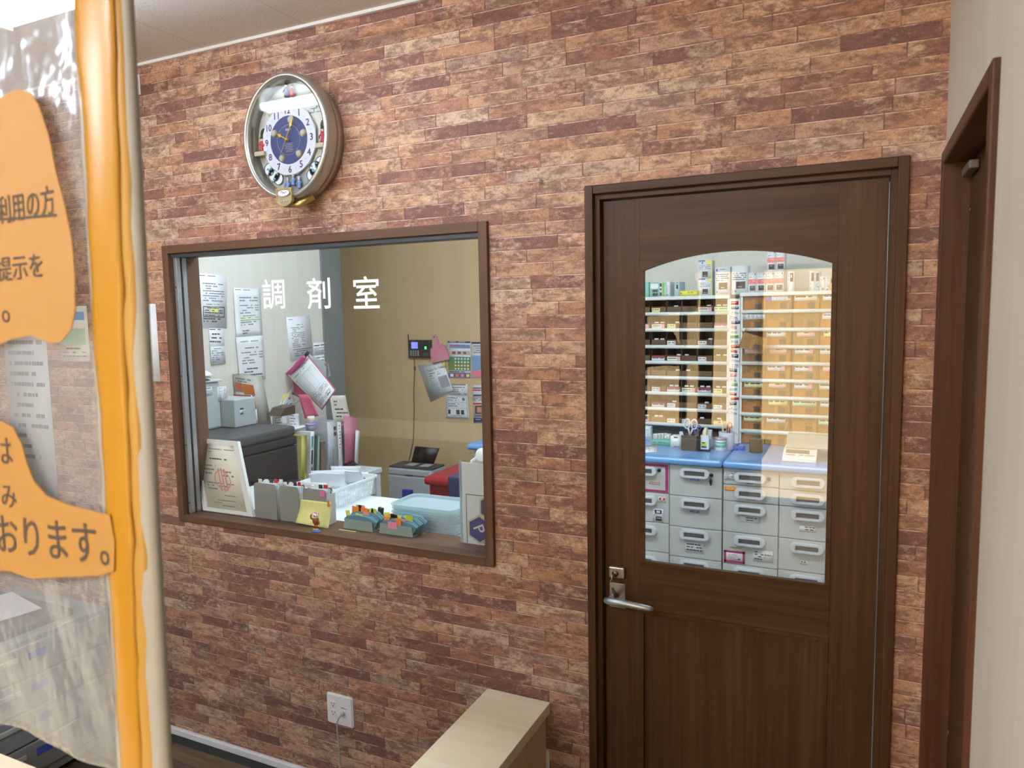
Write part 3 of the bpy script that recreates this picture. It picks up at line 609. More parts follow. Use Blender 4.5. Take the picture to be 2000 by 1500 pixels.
# ------------------------------------------------------------------ pale wood panel standing against the wall
pz = 0.541; pn = thing('low_partition', 'pale maple end panel standing out from the brick wall beside the door', 'partition', (-0.24, -0.6, 0))
a = at(945, 1352, z=pz); b = at(1068, 1380, z=pz)
part(MB().box(a.x, b.x, -1.25, -0.004, pz - 0.034, pz, MAPLE, 0.0015), 'top_board', pn)
part(MB().box(a.x + 0.012, b.x - 0.014, -1.24, -0.006, 0.0, pz - 0.034, m_wood('maple_upright', (206, 178, 136), (226, 204, 164), 2, 0.45, 0.5)), 'panel', pn)
# ------------------------------------------------------------------ left foreground: counter, vinyl screen, signs, drawer unit
ctz = 1.05
cn = thing('reception_counter', 'pale wood counter top carrying the vinyl screen at the left edge', 'counter', (-0.7, -1.6, 0))
cy = at(0, 1470, z=ctz).y
part(MB().box(-2.4, 0.30, -1.93, cy, ctz - 0.03, ctz, MAPLE, 0.002), 'top_board', cn)
part(MB().box(-2.36, 0.26, -1.88, cy - 0.06, 0, ctz - 0.03, MAPLE), 'body', cn)
sy = -1.5
scn = thing('vinyl_screen', 'clear vinyl screen with a yellow taped grey post on the counter', 'screen', (0.04, sy, ctz))
zt, zb = 2.12, ctz
def postx(z, xa, xb): return xa + (xb - xa) * (2.045 - z) / (2.045 - 1.27)
GREYPOST = col((150, 144, 132), 0.5); YTAPE = m_clear('yellow_tape', (178, 126, 26), 0.85, 0.3)
def slab(mb, l0, l1, r0, r1, y0, y1, m, n=28, jit=0.0, sd=1, bulge=0.0):
    """tall strip between left edge (l0 top, l1 low) and right edge, rippled edges, rounded front"""
    rr = random.Random(sd); nz = [rr.uniform(-1, 1) for _ in range(n + 1)]; mz = [rr.uniform(-1, 1) for _ in range(n + 1)]
    K = 6; vs_ = []; fs = []
    for i in range(n + 1):
        z = zt + (zb - zt) * i / n; xl = postx(z, l0, l1) + jit * nz[i]; xr = postx(z, r0, r1) + jit * mz[i]
        for k in range(K + 1): u = k / K; vs_.append((xl + (xr - xl) * u, y0 - bulge * math.sin(PI * u) + 0.3 * jit * nz[(i * 3 + k) % (n + 1)], z))
        vs_.append((xr, y1, z)); vs_.append((xl, y1, z))
    q = K + 3
    for i in range(n):
        for k in range(q): fs.append((i * q + k, i * q + (k + 1) % q, (i + 1) * q + (k + 1) % q, (i + 1) * q + k))
    fs.append(tuple(range(q))); fs.append(tuple(n * q + k for k in range(q)))
    return mb.raw(vs_, fs, m, None, True)
part(slab(MB(), .020, .004, .088, .070, sy - .006, sy + .002, GREYPOST, 20, 0, 1, .004), 'post', scn, 'grey square post')
part(slab(MB(), .024, .007, .076, .040, sy - .012, sy - .0105, YTAPE, 34, .0022, 4, .003), 'tape', scn, 'crinkled yellow tape down the post')
part(slab(MB(), .034, .016, .084, .056, sy - .0075, sy - .0066, m_clear('tan_tape', (196, 150, 70), 0.7, 0.3), 26, .002, 9, .004), 'tape', scn, 'older tan tape under the yellow tape')
part(slab(MB(), .016, -.002, .030, .011, sy - .008, sy - .006, m_clear('clear_tape', (232, 230, 222), 0.3, 0.12), 30, .0018, 12, .002), 'tape', scn, 'clear tape along the edge of the sheet')
rv = random.Random(5); ph = [rv.uniform(0, 6) for _ in range(6)]
def vin(u, v):
    x = -1.6 + 1.612 * u; z = 1.255 + (2.12 - 1.255) * v
    d = .0035 * math.sin(9 * x + 5 * z + ph[0]) + .0025 * math.sin(21 * x - 9 * z + ph[1]) + .0018 * math.sin(34 * x + 27 * z + ph[2]) + .0012 * math.sin(70 * (x + .6 * z) + ph[3])
    return (x - .012 * (1 - v) * u, sy - .002 + d, z)
part(MB().grid(vin, 90, 60, VINYL, 0.0006), 'sheet', scn, 'wrinkled clear vinyl sheet')
ORP = col((160, 114, 48), 0.65); PENB = col((66, 54, 40), 0.8)
def sign(outline, label, words, line=None):
    ysg = sy - .0165
    m_ = MB(); pts = [at(px, py, y=ysg) for px, py in outline]; m_.prism([(p.x, p.z) for p in pts], ysg, ysg + .001, ORP)
    for txt, px, py, hpx, wpx, tilt in words:
        o = at(px, py, y=ysg); hh = (at(px, py - hpx / 2, y=ysg) - at(px, py + hpx / 2, y=ysg)).length; ww = (at(px + wpx / 2, py, y=ysg) - at(px - wpx / 2, py, y=ysg)).length
        m_.text(txt, o, (math.cos(tilt), 0, math.sin(tilt)), (0, 0, 1), hh, PENB, 'c', 0.0006, ww, 0.008)
    if line:
        p, q = at(*line[0], y=ysg), at(*line[1], y=ysg); m_.raw([(p.x, ysg - .0008, p.z - .0012), (q.x, ysg - .0008, q.z - .0012), (q.x, ysg - .0008, q.z + .0012), (p.x, ysg - .0008, p.z + .0012)], [(0, 1, 2, 3)], PENB)
    return one(m_, 'sign', label, 'sign')
sign([(-160, 160), (-60, 185), (0, 190), (35, 173), (60, 182), (75, 205), (95, 265), (110, 340), (126, 400), (140, 470), (146, 540), (146, 610), (138, 645), (118, 668), (95, 670), (60, 655), (25, 662), (0, 672), (-80, 690), (-160, 690)],
     'orange handwritten sign, the upper one, behind the clear vinyl screen', [('利用の方', 50, 401, 56, 112, 0.05), ('提示を', 38, 522, 48, 90, 0.03), ('。', 12, 618, 24, 20, 0)], ((-12, 430), (112, 420)))
sign([(-160, 800), (-40, 806), (0, 822), (25, 835), (42, 868), (52, 905), (66, 940), (90, 968), (130, 985), (180, 998), (214, 1006), (224, 1060), (222, 1116), (190, 1124), (150, 1126), (60, 1130), (20, 1116), (-40, 1110), (-160, 1110)],
     'orange handwritten sign, the lower one, behind the clear vinyl screen', [('は', 8, 880, 50, 34, 0), ('み', 18, 970, 42, 40, 0), ('おります。', 98, 1053, 74, 212, 0.05)])
# grey drawer unit on the floor beyond the counter
gu = thing('drawer_unit', 'grey office drawer unit on the floor behind the vinyl screen', 'cabinet', (-2.35, -0.5, 0))
GU = col((140, 147, 150), 0.5); gx = -2.05
part(MB().box(-2.65, gx, -1.05, -0.09, 0.02, 0.575, GU, 0.006), 'body', gu)
for k in range(4):
    z0 = 0.06 + .125 * k; m_ = MB().box(gx, gx + .012, -1.03, -0.11, z0, z0 + .118, GU, 0.004); m_.box(gx + .012, gx + .02, -.62, -.46, z0 + .07, z0 + .09, GREYP, .003); m_.box(gx + .012, gx + .0128, -.42, -.36, z0 + .06, z0 + .09, col((70, 90, 190), .5)); part(m_, 'drawer', gu)
one(MB().box(-2.62, -2.1, -1.0, -0.2, 0.576, 0.60, col((96, 92, 90), .6), .004), 'black_folder', 'dark folder lying on the grey drawer unit behind the vinyl screen', 'folder')
for k, (x, y, a) in enumerate(((-2.3, -.6, .1), (-2.36, -.34, -.2))):
    m_ = MB().box(-.15, .15, -.105, .105, 0, .004, PAPER); m_.xf(T(x, y, .602 + .006 * k) @ rotz(a)); one(m_, 'paper', ('white paper lying on the dark folder nearer the counter', 'white paper lying on the dark folder nearer the brick wall')[k], 'paper')
# ================================================================== dispensary: drawer cabinets under the blue worktops
CAB = col((196, 198, 194), 0.45); BLUETOP = col((112, 164, 222), 0.22); HND = col((214, 216, 220), 0.3)
AMB = m_clear('amber_plastic', (238, 200, 132), 0.2); SMOKE = m_clear('smoked_plastic', (120, 92, 66), 0.62); BINBACK = col((232, 230, 220), 0.5)
YF, WT = 2.06, 0.915
xa, xb, xc = at(1307, 1000, y=YF).x, at(1411, 1000, y=YF).x, at(1521, 1000, y=YF).x
def zc(px, py): return at(px, py, y=YF).z
Zp = lambda u, v: at(1240 + u / 4.412, 860 + v / 4.412, y=YF)
def handle_mesh():
    m = MB(); hw_, hh_ = 0.082, 0.027
    m.ring(rrect(-hw_, hw_, -hh_, hh_, hh_ - .001, 8), rrect(-hw_ * .68, hw_ * .68, -hh_ * .55, hh_ * .5, .004, 8), -0.018, 0, HND)
    m.ring(rrect(-hw_ * .96, hw_ * .96, -hh_ * .9, hh_ * .9, hh_ * .88, 8), rrect(-hw_ * .7, hw_ * .7, -hh_ * .6, hh_ * .55, .004, 8), -0.025, -0.017, HND)
    m.prism(rrect(-hw_ * .68, hw_ * .68, -hh_ * .55, hh_ * .5, .004, 8), -0.003, 0, col((118, 120, 120), 0.5)); return _mesh(m, 'handle')
HME = handle_mesh()
def child(me, name, parent, loc, label=None, rot=None):
    o = bpy.data.objects.new(name, me); COL.objects.link(o); o.parent = parent; o.location = Vector(loc) - (Vector(parent.parent.location) if parent.parent else Vector(parent.location)) if True else loc
    if rot: o.rotation_euler = rot
    if label: o['label'] = label
    return o
BLUEL = col((60, 92, 178), 0.5); KEYB = col((40, 42, 44), 0.35, 0.6)
def note(u0, v0, u1, v1, m, items): # a sticker on a drawer front, in the handle crop's own frame
    a, b = Zp(u0, v0), Zp(u1, v1); y = YF - 0.0025
    return card((a.x, y, a.z), (b.x, y, a.z), (b.x, y, b.z), (a.x, y, b.z), m, items, 0.001)
JOT = lambda sd, n=3: [('s', 0.08, 0.14, 0.92, n, 0.8 / n, INK, sd)]
stick = {
    ('c1', 0): [(125, 355, 215, 382, PAPERW, [('f', 0, 0, 1, 1, .06, col((200, 120, 90))), ('s', .2, .3, .8, 1, .4, RED, 1)])],
    ('c1', 1): [(203, 485, 268, 540, PAPER, [('r', .1, .12, .9, .55, RED), ('r', .35, .2, .65, .45, PAPER), ('s', .2, .7, .8, 1, .2, RED, 2)]),
                (155, 585, 245, 702, PAPER, [('r', .2, .08, .85, .4, NAVY), ('r', .35, .15, .7, .32, PAPER), ('s', .1, .47, .7, 1, .1, INK, 4), ('r', .3, .6, .85, .95, INK), ('r', .4, .7, .8, .78, GREYP)])],
    ('c2', 0): [(470, 328, 560, 353, PAPER, [('r', .05, .1, .95, .9, BLUEL), ('s', .15, .3, .85, 1, .5, PAPER, 3)])],
    ('c2', 1): [(470, 600, 562, 628, PAPER, [('r', .05, .1, .95, .9, BLUEL), ('s', .15, .3, .85, 1, .5, PAPER, 5)])],
    ('c2', 2): [(432, 870, 592, 980, PAPER, JOT(7))],
    ('c2', 3): [(335, 1097, 405, 1135, PAPER, [('r', .1, .15, .95, .8, LIME), ('r', .4, .3, .6, .6, GRN)]), (648, 1136, 715, 1172, PAPER, [('r', .1, .15, .95, .8, LIME), ('r', .4, .3, .6, .6, GRN)])],
    ('c3', 0): [(960, 358, 1025, 382, PAPER, [('r', .05, .1, .95, .9, BLUEL)]), (775, 268, 862, 345, PAPER, JOT(9, 4))],
    ('c3', 1): [(777, 395, 872, 438, ORG, [('r', .1, .2, .9, .8, col((222, 170, 80)))]), (958, 496, 1050, 520, PAPER, [('r', .05, .1, .95, .9, BLUEL), ('s', .15, .3, .85, 1, .5, PAPER, 5)])],
    ('c3', 2): [(908, 650, 1065, 715, PAPER, JOT(11, 2))],
    ('c3', 3): [(818, 905, 958, 935, col((226, 196, 186)), [('s', .1, .3, .9, 1, .5, col((190, 90, 80)), 2)]), (768, 940, 948, 1066, PAPER, [('f', 0, 0, 1, 1, .11, MAG), ('s', .22, .3, .8, 4, .12, col((200, 130, 120)), 4), ('r', .68, .6, .78, .7, NAVY)]), (1020, 938, 1188, 1058, PAPER, JOT(15, 4))],
    ('c4', 2): [(1420, 732, 1560, 795, PAPER, JOT(17, 2))], ('c4', 3): [(1425, 1035, 1492, 1070, PAPER, JOT(19, 1))],
}
def cabinet(name, label, x0, x1, cols):
    r = thing(name, label, 'cabinet', ((x0 + x1) / 2, YF, 0))
    part(MB().box(x0, x1, YF + 0.018, YD - 0.002, 0.05, WT - 0.042, CAB).box(x0, x1, YF + 0.05, YD - 0.05, 0, 0.05, DGREY), 'body', r)
    for key, u0, u1, hx, ztops, hz in cols:
        for k in range(len(ztops) - 1):
            d = part(MB().box(u0 + 0.0018, u1 - 0.0018, YF, YF + 0.017, ztops[k + 1] + 0.0018, ztops[k] - 0.0018, CAB, 0.003), 'drawer', r)
            h = bpy.data.objects.new('handle', HME); COL.objects.link(h); h.parent = d; h.location = Vector((hx, YF, hz[k])) - WM[r].translation
            for st in stick.get((key, k), ()):
                a = note(*st); a.xf(WM[r].inverted()); o = bpy.data.objects.new('sticker', _mesh(a, 'sticker')); COL.objects.link(o); o.parent = d
            if key == 'c1' and k == 0:
                a = MB(); zz0, zz1 = ztops[1] + .006, ztops[0] - .006
                a.ring([(u0 + .004, zz1), (u1 - .006, zz1), (u1 - .006, zz0), (u0 + .004, zz0)], [(u0 + .018, zz1 - .014), (u1 - .022, zz1 - .014), (u1 - .022, zz0 + .012), (u0 + .018, zz0 + .012)], YF - .0012, YF, MAG); a.xf(WM[r].inverted())
                o = bpy.data.objects.new('tape_border', _mesh(a, 'tape_border')); COL.objects.link(o); o.parent = d; o['label'] = 'magenta tape border'
            if (key, k) in (('c1', 0), ('c2', 0), ('c3', 0)):
                p = {'c1': Zp(210, 257), 'c2': Zp(660, 298), 'c3': Zp(1155, 333)}[key]
                a = MB().tube([(p.x, YF, p.z), (p.x, YF - .006, p.z)], .010, KEYB, 14)
                if key == 'c2': a.box(p.x - .001, p.x + .001, YF - .02, YF - .004, p.z - .006, p.z + .006, KEYB); a.tube([(p.x, YF - .02, p.z - .004), (p.x, YF - .022, p.z - .03), (p.x, YF - .02, p.z - .055)], [.002, .009, .003], KEYB, 8)
                a.xf(WM[r].inverted()); o = bpy.data.objects.new('lock', _mesh(a, 'lock')); COL.objects.link(o); o.parent = d
    return r
c1 = [WT - .042, zc(1285, 963), zc(1285, 1021), zc(1285, 1078), zc(1285, 1136), 0.06]
c2 = [WT - .042, zc(1358, 971), zc(1358, 1032), zc(1358, 1091), zc(1358, 1150), 0.06]
c3 = [WT - .042, zc(1466, 949.5), zc(1466, 982), zc(1466, 1043), zc(1466, 1106), zc(1466, 1168), 0.06]
c4 = [WT - .042, zc(1572, 959), zc(1572, 991.5), zc(1572, 1055), zc(1572, 1118), zc(1572, 1180), 0.06]
def hzs(cn_, u, vs_):
    out = [Zp(u, v).z for v in vs_]
    while len(out) < len(cn_) - 1: k = len(out); out.append(cn_[k] - .045)
    return out
W1 = xb - xa
cabinet('drawer_cabinet', 'grey drawer cabinet under the blue worktop with a magenta bordered top drawer', xa - W1, xb - .002, [
    ('c1', xa - W1, xa, Zp(70, 257).x, c1, hzs(c1, 70, (257, 510, 765, 1025))), ('c2', xa, xb - .002, Zp(517, 283).x, c2, hzs(c2, 517, (283, 547, 813, 1075)))])
cabinet('drawer_cabinet', 'grey drawer cabinet under the scale, right of the worktop seam', xb + .002, xc + .32, [
    ('c3', xb + .002, xc, Zp(995, 320).x, c3, hzs(c3, 995, (320, 460, 598, 870, 1143))), ('c4', xc, xc + .32, Zp(1495, 363).x, c4, hzs(c4, 1495, (363, 507, 647, 930, 1207)))])
xl = -1.50; cs_ = [('p', xl + (xa - W1 - xl) * k / 3, xl + (xa - W1 - xl) * (k + 1) / 3, xl + (xa - W1 - xl) * (k + .5) / 3, c1, [z - .05 for z in c1[:-1]]) for k in range(3)]
cabinet('drawer_cabinet', 'grey drawer cabinet at the free left end of the blue worktop behind the window', xl, xa - W1 - .002, cs_)
one(MB().box(-1.535, xb - .0015, YF - .03, YD - .002, WT - .04, WT, BLUETOP, .017, None, 4), 'worktop', 'long pale blue worktop left of the seam, carrying the pen box and jars', 'worktop')
one(MB().box(xb + .0015, xc + .33, YF - .03, YD - .002, WT - .04, WT, BLUETOP, .017, None, 4), 'worktop', 'pale blue worktop right of the seam, carrying the scale', 'worktop')
# ------------------------------------------------------------------ medicine shelves
YS = 2.60
SHELF = col((226, 228, 222), 0.4)
zl = [at(1340, p, y=YS).z for p in (578, 611, 643, 676, 707, 737, 768, 799, 829)]; zr = [at(1550, p, y=YS).z for p in (569, 606, 642, 676, 709, 743, 777, 811, 845)]
xlft = [at(p, 700, y=YS).x for p in (1240, 1271, 1301, 1330, 1361, 1392, 1423)]; xrgt = [at(p, 700, y=YS).x for p in (1446, 1494, 1547, 1599, 1652)]
LABC = [(PAPER, 0), (PAPER, 1), (col((244, 236, 170)), 0), (col((206, 232, 190)), 0), (PAPER, 2), (col((246, 200, 190)), 1), (PAPERW, 0), (PAPERW, 2)]
def bin_open(wd, ht, dp):   # open fronted bin with a raised rim
    m = MB(); t = .002; m.box(0, wd, 0, dp, 0, t, SMOKE); m.box(0, t, .0, dp, t, ht, SMOKE); m.box(wd - t, wd, .0, dp, t, ht, SMOKE); m.box(t, wd - t, dp - t, dp, t, ht, SMOKE)
    m.prism([(0.0, t), (-.006, ht * .1), (-.004, ht * .46), (-.002, ht * .46), (-.004, ht * .1), (.002, t)], t, wd - t, SMOKE, 'x'); m.box(wd * .33, wd * .62, -.0075, -.006, ht * .2, ht * .38, BROWNL); return _mesh(m, 'bin')
PACKS = [(col((214, 190, 150), .6), PAPER, col((190, 196, 200), .4)), (col((238, 206, 120), .6), ORG, PAPERW), (PAPER, col((200, 206, 210), .3), PAPERW), (col((120, 96, 70), .6), col((226, 214, 190), .6), BROWNL)]
def bin_closed(wd, ht, dp, var=0):
    m = MB(); t = .002; m.box(0, wd, 0, dp, 0, t, AMB); m.box(0, t, t, dp, t, ht, AMB); m.box(wd - t, wd, t, dp, t, ht, AMB); m.box(t, wd - t, dp - t, dp, t, ht, AMB); m.box(0, wd, -.001, t, t, ht, AMB)
    m.box(wd * .55, wd * .80, -.004, -.001, ht * .14, ht * .46, BROWNL, .001); rr = random.Random(var + 20); x = t * 3
    while x < wd - .02:
        w_ = min(rr.uniform(.018, .05), wd - x - t * 2); m.box(x, x + w_ - .002, rr.uniform(.003, .012), dp * .7, t * 1.5, ht * rr.uniform(.3, .78), PACKS[var][rr.randrange(3)], .001); x += w_
    return _mesh(m, 'bin')
def lab_mesh(wd, ht, k, lo, hi, x0, x1):
    m, kind = LABC[k % 8]; it = [('s', .05, .25, .95, 1, .5, INK, k)] + ([('r', .0, 0, 1, .28, (NAVY, MAG, col((226, 190, 60)))[k % 3])] if kind == 1 else [('r', .8, .1, .98, .9, PINK)] if kind == 2 else [])
    return _mesh(card((wd * x0, 0, ht * hi), (wd * x1, 0, ht * hi), (wd * x1, 0, ht * lo), (wd * x0, 0, ht * lo), m, it, .0008), 'label')
rb = random.Random(3)
def shelf_unit(label, x0, x1, zs, xs, left):
    r = thing('medicine_shelf', label, 'shelf', ((x0 + x1) / 2, YS, WT + .002)); L0 = WM[r].translation; zbot = WT + .002
    part(MB().box(x0, x0 + .012, YS - .0, YD - .004, zbot, zs[0] - .022, SHELF), 'side_panel', r); part(MB().box(x1 - .012, x1, YS, YD - .004, zbot, zs[0] - .022, SHELF), 'side_panel', r)
    part(MB().box(x0 + .012, x1 - .012, YD - .012, YD - .004, zbot, zs[0] - .022, BINBACK), 'back_panel', r)
    part(MB().box(x0 - .004, x1 + .004, YS - .012, YD - .003, zs[0] - .022, zs[0], SHELF, .003), 'top_board', r)
    for z in zs[1:]:
        part(MB().box(x0 + .012, x1 - .012, YS + .004, YD - .012, z - .006, z, SHELF).tube([(x0 + .006, YS, z - .004), (x1 - .006, YS, z - .005)], .0115, SHELF, 10), 'shelf_board', r)
    wd = (xs[-1] - xs[0]) / (len(xs) - 1) - .004; ht = (zs[0] - zs[-1]) / (len(zs) - 1) - .014; mes = [bin_open(wd, ht, .24)] if left else [bin_closed(wd, ht, .22, q) for q in range(4)]
    labs = [lab_mesh(wd, ht, k, .06, .36, .04, .6 + .3 * (k % 2)) if left else lab_mesh(wd, ht, k, .60, .99, .03 + .06 * (k % 3), .78 + .06 * (k % 4)) for k in range(8)]
    floors = list(zs[1:]) + ([] if left else [zbot])
    for j, z in enumerate(floors):
        for i in range(len(xs) - 1):
            o = bpy.data.objects.new('bin', mes[(j * 3 + i * 2 + j // 2) % len(mes)]); COL.objects.link(o); o.parent = r; o.location = Vector((xs[i] + .002, YS + .012, z + .0005)) - L0
            if not left and (j, i) == (2, 0): o.location += Vector((.012, -.17, .004)); o.rotation_euler = (0.12, 0.30, 0.1); continue
            k = rb.randrange(8); q = rb.random()
            if q < (.55 if left else .88):
                if not left and (j, i) in ((0, 1), (1, 0)):
                    txt = 'アズノール' if (j, i) == (0, 1) else 'エキザルベ'
                    m_ = card((0, 0, ht * .98), (wd * .95, 0, ht * .98), (wd * .95, 0, ht * .64), (0, 0, ht * .64), PAPER, [('r', 0, 0, .22, 1, BLUE), ('t', txt, .55, .55, .62, BLUE, .55), ('r', .9, .2, .98, .6, NAVY)] if i == 1 else [('t', txt, .5, .5, .66, INK, .9)], .0008); lm = _mesh(m_, 'label')
                else: lm = labs[k]
                l = bpy.data.objects.new('label', lm); COL.objects.link(l); l.parent = o; l.location = (0, -.0082 if left else -.0022, 0)
    return r
shelf_unit('white shelf unit of open smoked bins left of the sticker covered post', xlft[0] - .014, xlft[-1] + .002, zl, xlft, True)
shelf_unit('white shelf unit of amber drawers right of the sticker covered post', xrgt[0] - .002, xrgt[-1] + .014, zr, xrgt, False)
px0, px1 = xlft[-1] + .004, xrgt[0] - .004
m = MB().box(px0, px1, YS - .006, YD - .003, WT + .001, zl[0] - .024, SHELF); rs = random.Random(11)
SC_ = [RED, NAVY, PAPER, PAPER, NAVY, PINK, PAPER, GRN, PALEB, RED]
for k in range(24):
    z = zl[0] - .05 - k * .029; c = px0 + (px1 - px0) * rs.uniform(.4, .6); ww = rs.uniform(.016, .026); hh = rs.uniform(.007, .011); tl_ = rs.uniform(-.004, .004)
    card((c - ww, YS - .0075, z + hh - tl_), (c + ww, YS - .0075, z + hh + tl_), (c + ww, YS - .0075, z - hh + tl_), (c - ww, YS - .0075, z - hh - tl_), SC_[k % 10], [('s', .1, .25, .9, 1, .5, PAPER if k % 10 in (0, 1, 4, 9) else INK, k)], .0008, 0, m)
one(m, 'divider_post', 'narrow white post covered in small stickers between the two medicine shelves', 'post')
# small packets standing in the open bins
pk = MB().box(-.012, .012, -.006, .006, 0, .044, PAPER, .001); pk.box(-.009, .009, -.0064, -.006, .008, .02, GREYINK); pk.box(-.009, .004, -.0064, -.006, .028, .033, BLUEL)
PKL = 'small white medicine packet standing in a smoked bin of the left shelf'
p0 = one(pk, 'medicine_packet', PKL, 'packet', 'medicine packets in the open bins'); first = True
for j, i, dx in ((0, 2, .6), (0, 4, .7), (0, 5, .3), (0, 5, .7), (1, 1, .3), (1, 1, .7), (1, 2, .7), (2, 1, .3), (2, 1, .7), (2, 4, .8), (3, 2, .8), (3, 3, .3), (3, 5, .3), (3, 5, .75), (4, 2, .75), (4, 3, .4), (5, 2, .3), (5, 2, .65), (5, 3, .3), (5, 3, .65), (5, 4, .3), (5, 4, .7), (5, 5, .3), (5, 5, .7), (6, 2, .5), (6, 4, .6), (7, 0, .3), (7, 0, .7), (7, 1, .3), (7, 1, .6), (7, 4, .3), (7, 5, .4)):
    x = xlft[i] + .002 + (xlft[i + 1] - xlft[i] - .004) * dx; M_ = T(x, YS + .03, zl[1 + j] + .0028)
    if first: p0.location = M_.translation; first = False
    else: dup(p0, M_)
# boxes along the top of the shelves
ZU = lambda u, v, y: at(1240 + u / 4.878, 470 + v / 4.878, y=y)
BW = col((236, 238, 238), 0.45); BRN = col((70, 54, 42), .5); SAL = col((236, 120, 116), .5)
def top_box(label, u0, u1, vt, vb, dep, face, items, zs, y=2.64, z0=None, group=None, name='medicine_box'):
    a = ZU(u0, vt, y); b = ZU(u1, vb, y); z0 = zs if z0 is None else z0; zt_ = z0 + (a.z - b.z)
    m_ = MB().box(a.x, b.x, y, y + dep, z0, zt_, face, .0015)
    card((a.x + .001, y - .0006, zt_ - .001), (b.x - .001, y - .0006, zt_ - .001), (b.x - .001, y - .0006, z0 + .001), (a.x + .001, y - .0006, z0 + .001), face, items, .0005, 0, m_)
    one(m_, name, label, 'box', group); return zt_
zL, zR = zl[0] + .0006, zr[0] + .0006; G1 = 'medicine boxes on top of the shelves'
LG = col((150, 206, 190), .5); SQ = [('r', .3, .62, .85, .85, BRN), ('s', .4, .74, .75, 1, .05, PAPERW, 1)]
def S(n=4, sd=0, c=GREYINK): return [('s', .08, .25, .9, n, .07, c, sd)]
top_box('pale green medicine box cut off by the left edge of the door glass', 96, 134, 372, 512, .06, LG, [], zL, group=G1)
top_box('teal and white medicine box at the left end of the shelf top', 140, 229, 378, 512, .07, LG, [('r', .1, .08, .95, .42, BW), ('r', .3, .5, .9, .68, BRN), ('r', .3, .75, .9, .95, BRN)], zL, group=G1)
top_box('narrow white medicine box with two brown squares beside the teal box', 231, 261, 376, 510, .06, BW, [('r', .15, .05, .85, .3, BRN), ('r', .15, .7, .85, .95, BRN), ('r', .2, .42, .8, .55, DGREY)], zL, group=G1)
top_box('narrow green striped medicine box on the left shelf top', 264, 299, 375, 510, .07, BW, [('r', 0, 0, .6, 1, col((110, 190, 60), .5)), ('s', .65, .1, .95, 7, .1, INK, 3)], zL, group=G1)
top_box('narrow white medicine box right of the green striped box', 301, 336, 370, 508, .12, BW, S(7, 4) + [('r', .1, .85, .35, .93, NAVY)], zL, group=G1)
top_box('pale blue medicine box with a brown strip beside the flat yellow box', 380, 425, 365, 502, .16, PALEB, [('r', .3, .05, .75, .5, BRN), ('r', .4, .1, .65, .2, PAPERW)], zL, group=G1)
top_box('flat yellow medicine box lying on the left shelf top', 428, 598, 458, 503, .05, YEL, [('r', .05, .35, .1, .7, BRN), ('s', .45, .3, .8, 1, .3, INK, 2)], zL, y=2.615, group=G1)
z1 = top_box('white and yellow medicine box, lower one of the stack of two', 606, 735, 336, 493, .10, BW, [('r', 0, 0, .5, .06, BLUEL), ('r', .6, 0, 1, .12, YEL)] + S(4, 6) + [('r', .3, .62, .7, .92, BRN), ('s', .38, .84, .65, 1, .06, PAPERW, 3), ('r', .93, .3, 1, 1, YEL)], zL, group=G1)
top_box('white and yellow medicine box, upper one of the stack of two', 604, 735, 165, 334, .10, BW, [('r', 0, 0, .5, .06, BLUEL), ('r', .25, .1, .35, .18, NAVY), ('r', .6, 0, 1, .2, YEL)] + S(4, 7) + [('r', .3, .62, .7, .92, BRN), ('s', .38, .84, .65, 1, .06, PAPERW, 3), ('r', .93, .3, 1, 1, YEL)], zL, z0=z1 + .0005, group=G1)
top_box('large white medicine box with a round purple mark, left of the tall pair', 762, 908, 226, 488, .11, BW, [('r', .06, .06, .2, .15, col((110, 100, 190), .5)), ('s', .25, .07, .8, 1, .06, col((110, 100, 190), .5), 5)] + S(4, 9, INK) + [('r', .26, .56, .82, .8, BRN), ('s', .4, .73, .68, 1, .05, PAPERW, 3), ('r', .1, .86, .18, .91, NAVY), ('s', .35, .93, .85, 1, .03, INK, 3)], zL, group=G1)
top_box('large white medicine box with dark label, above the sticker post', 922, 1076, 216, 486, .11, BW, S(4, 10, INK) + [('r', .28, .55, .85, .8, BRN), ('s', .4, .72, .7, 1, .05, PAPERW, 3), ('r', .2, .86, .28, .91, NAVY)], zL, group=G1)
def redbox(lb, u0, u1, vt, vb, z0=None): return top_box(lb, u0, u1, vt, vb, .09, BW, [('s', .15, .05, .65, 1, .06, SAL, 2), ('r', .75, .04, .87, .1, NAVY), ('s', .1, .2, .5, 1, .05, INK, 3), ('r', 0, .32, 1, .55, SAL), ('s', .5, .4, .9, 1, .08, PAPER, 4), ('r', .18, .64, .85, .88, BRN), ('s', .35, .7, .7, 1, .06, PAPERW, 4)], zR - .004, z0=z0, group=G1)
redbox('white and salmon medicine box, leftmost of the row of four', 1082, 1160, 288, 480)
redbox('white and salmon medicine box, second of the row of four', 1163, 1245, 286, 478)
z3 = redbox('white and salmon medicine box, third of the row of four, under the left upper box', 1250, 1331, 281, 474); z4 = redbox('white and salmon medicine box, rightmost of the row of four, under the right upper box', 1335, 1418, 276, 472)
redbox('white and salmon medicine box stacked above the row, left one', 1262, 1344, 75, 272, z3 + .0005); redbox('white and salmon medicine box stacked above the row, right one', 1348, 1430, 76, 272, z4 + .0005)
top_box('thin white medicine box with a brown strip standing alone on the right shelf', 1456, 1521, 272, 468, .03, BW, [('r', .35, .08, .8, .5, BRN), ('s', .1, .1, .2, 8, .1, INK, 5), ('r', .45, .15, .6, .3, PAPERW)], zR - .004, group=G1)
top_box('thin white medicine box with brown strip, left of the right-hand cluster', 1666, 1716, 266, 462, .12, BW, [('r', .3, .08, .8, .5, BRN), ('s', .1, .55, .3, 5, .08, INK, 5)], zR - .004, group=G1)
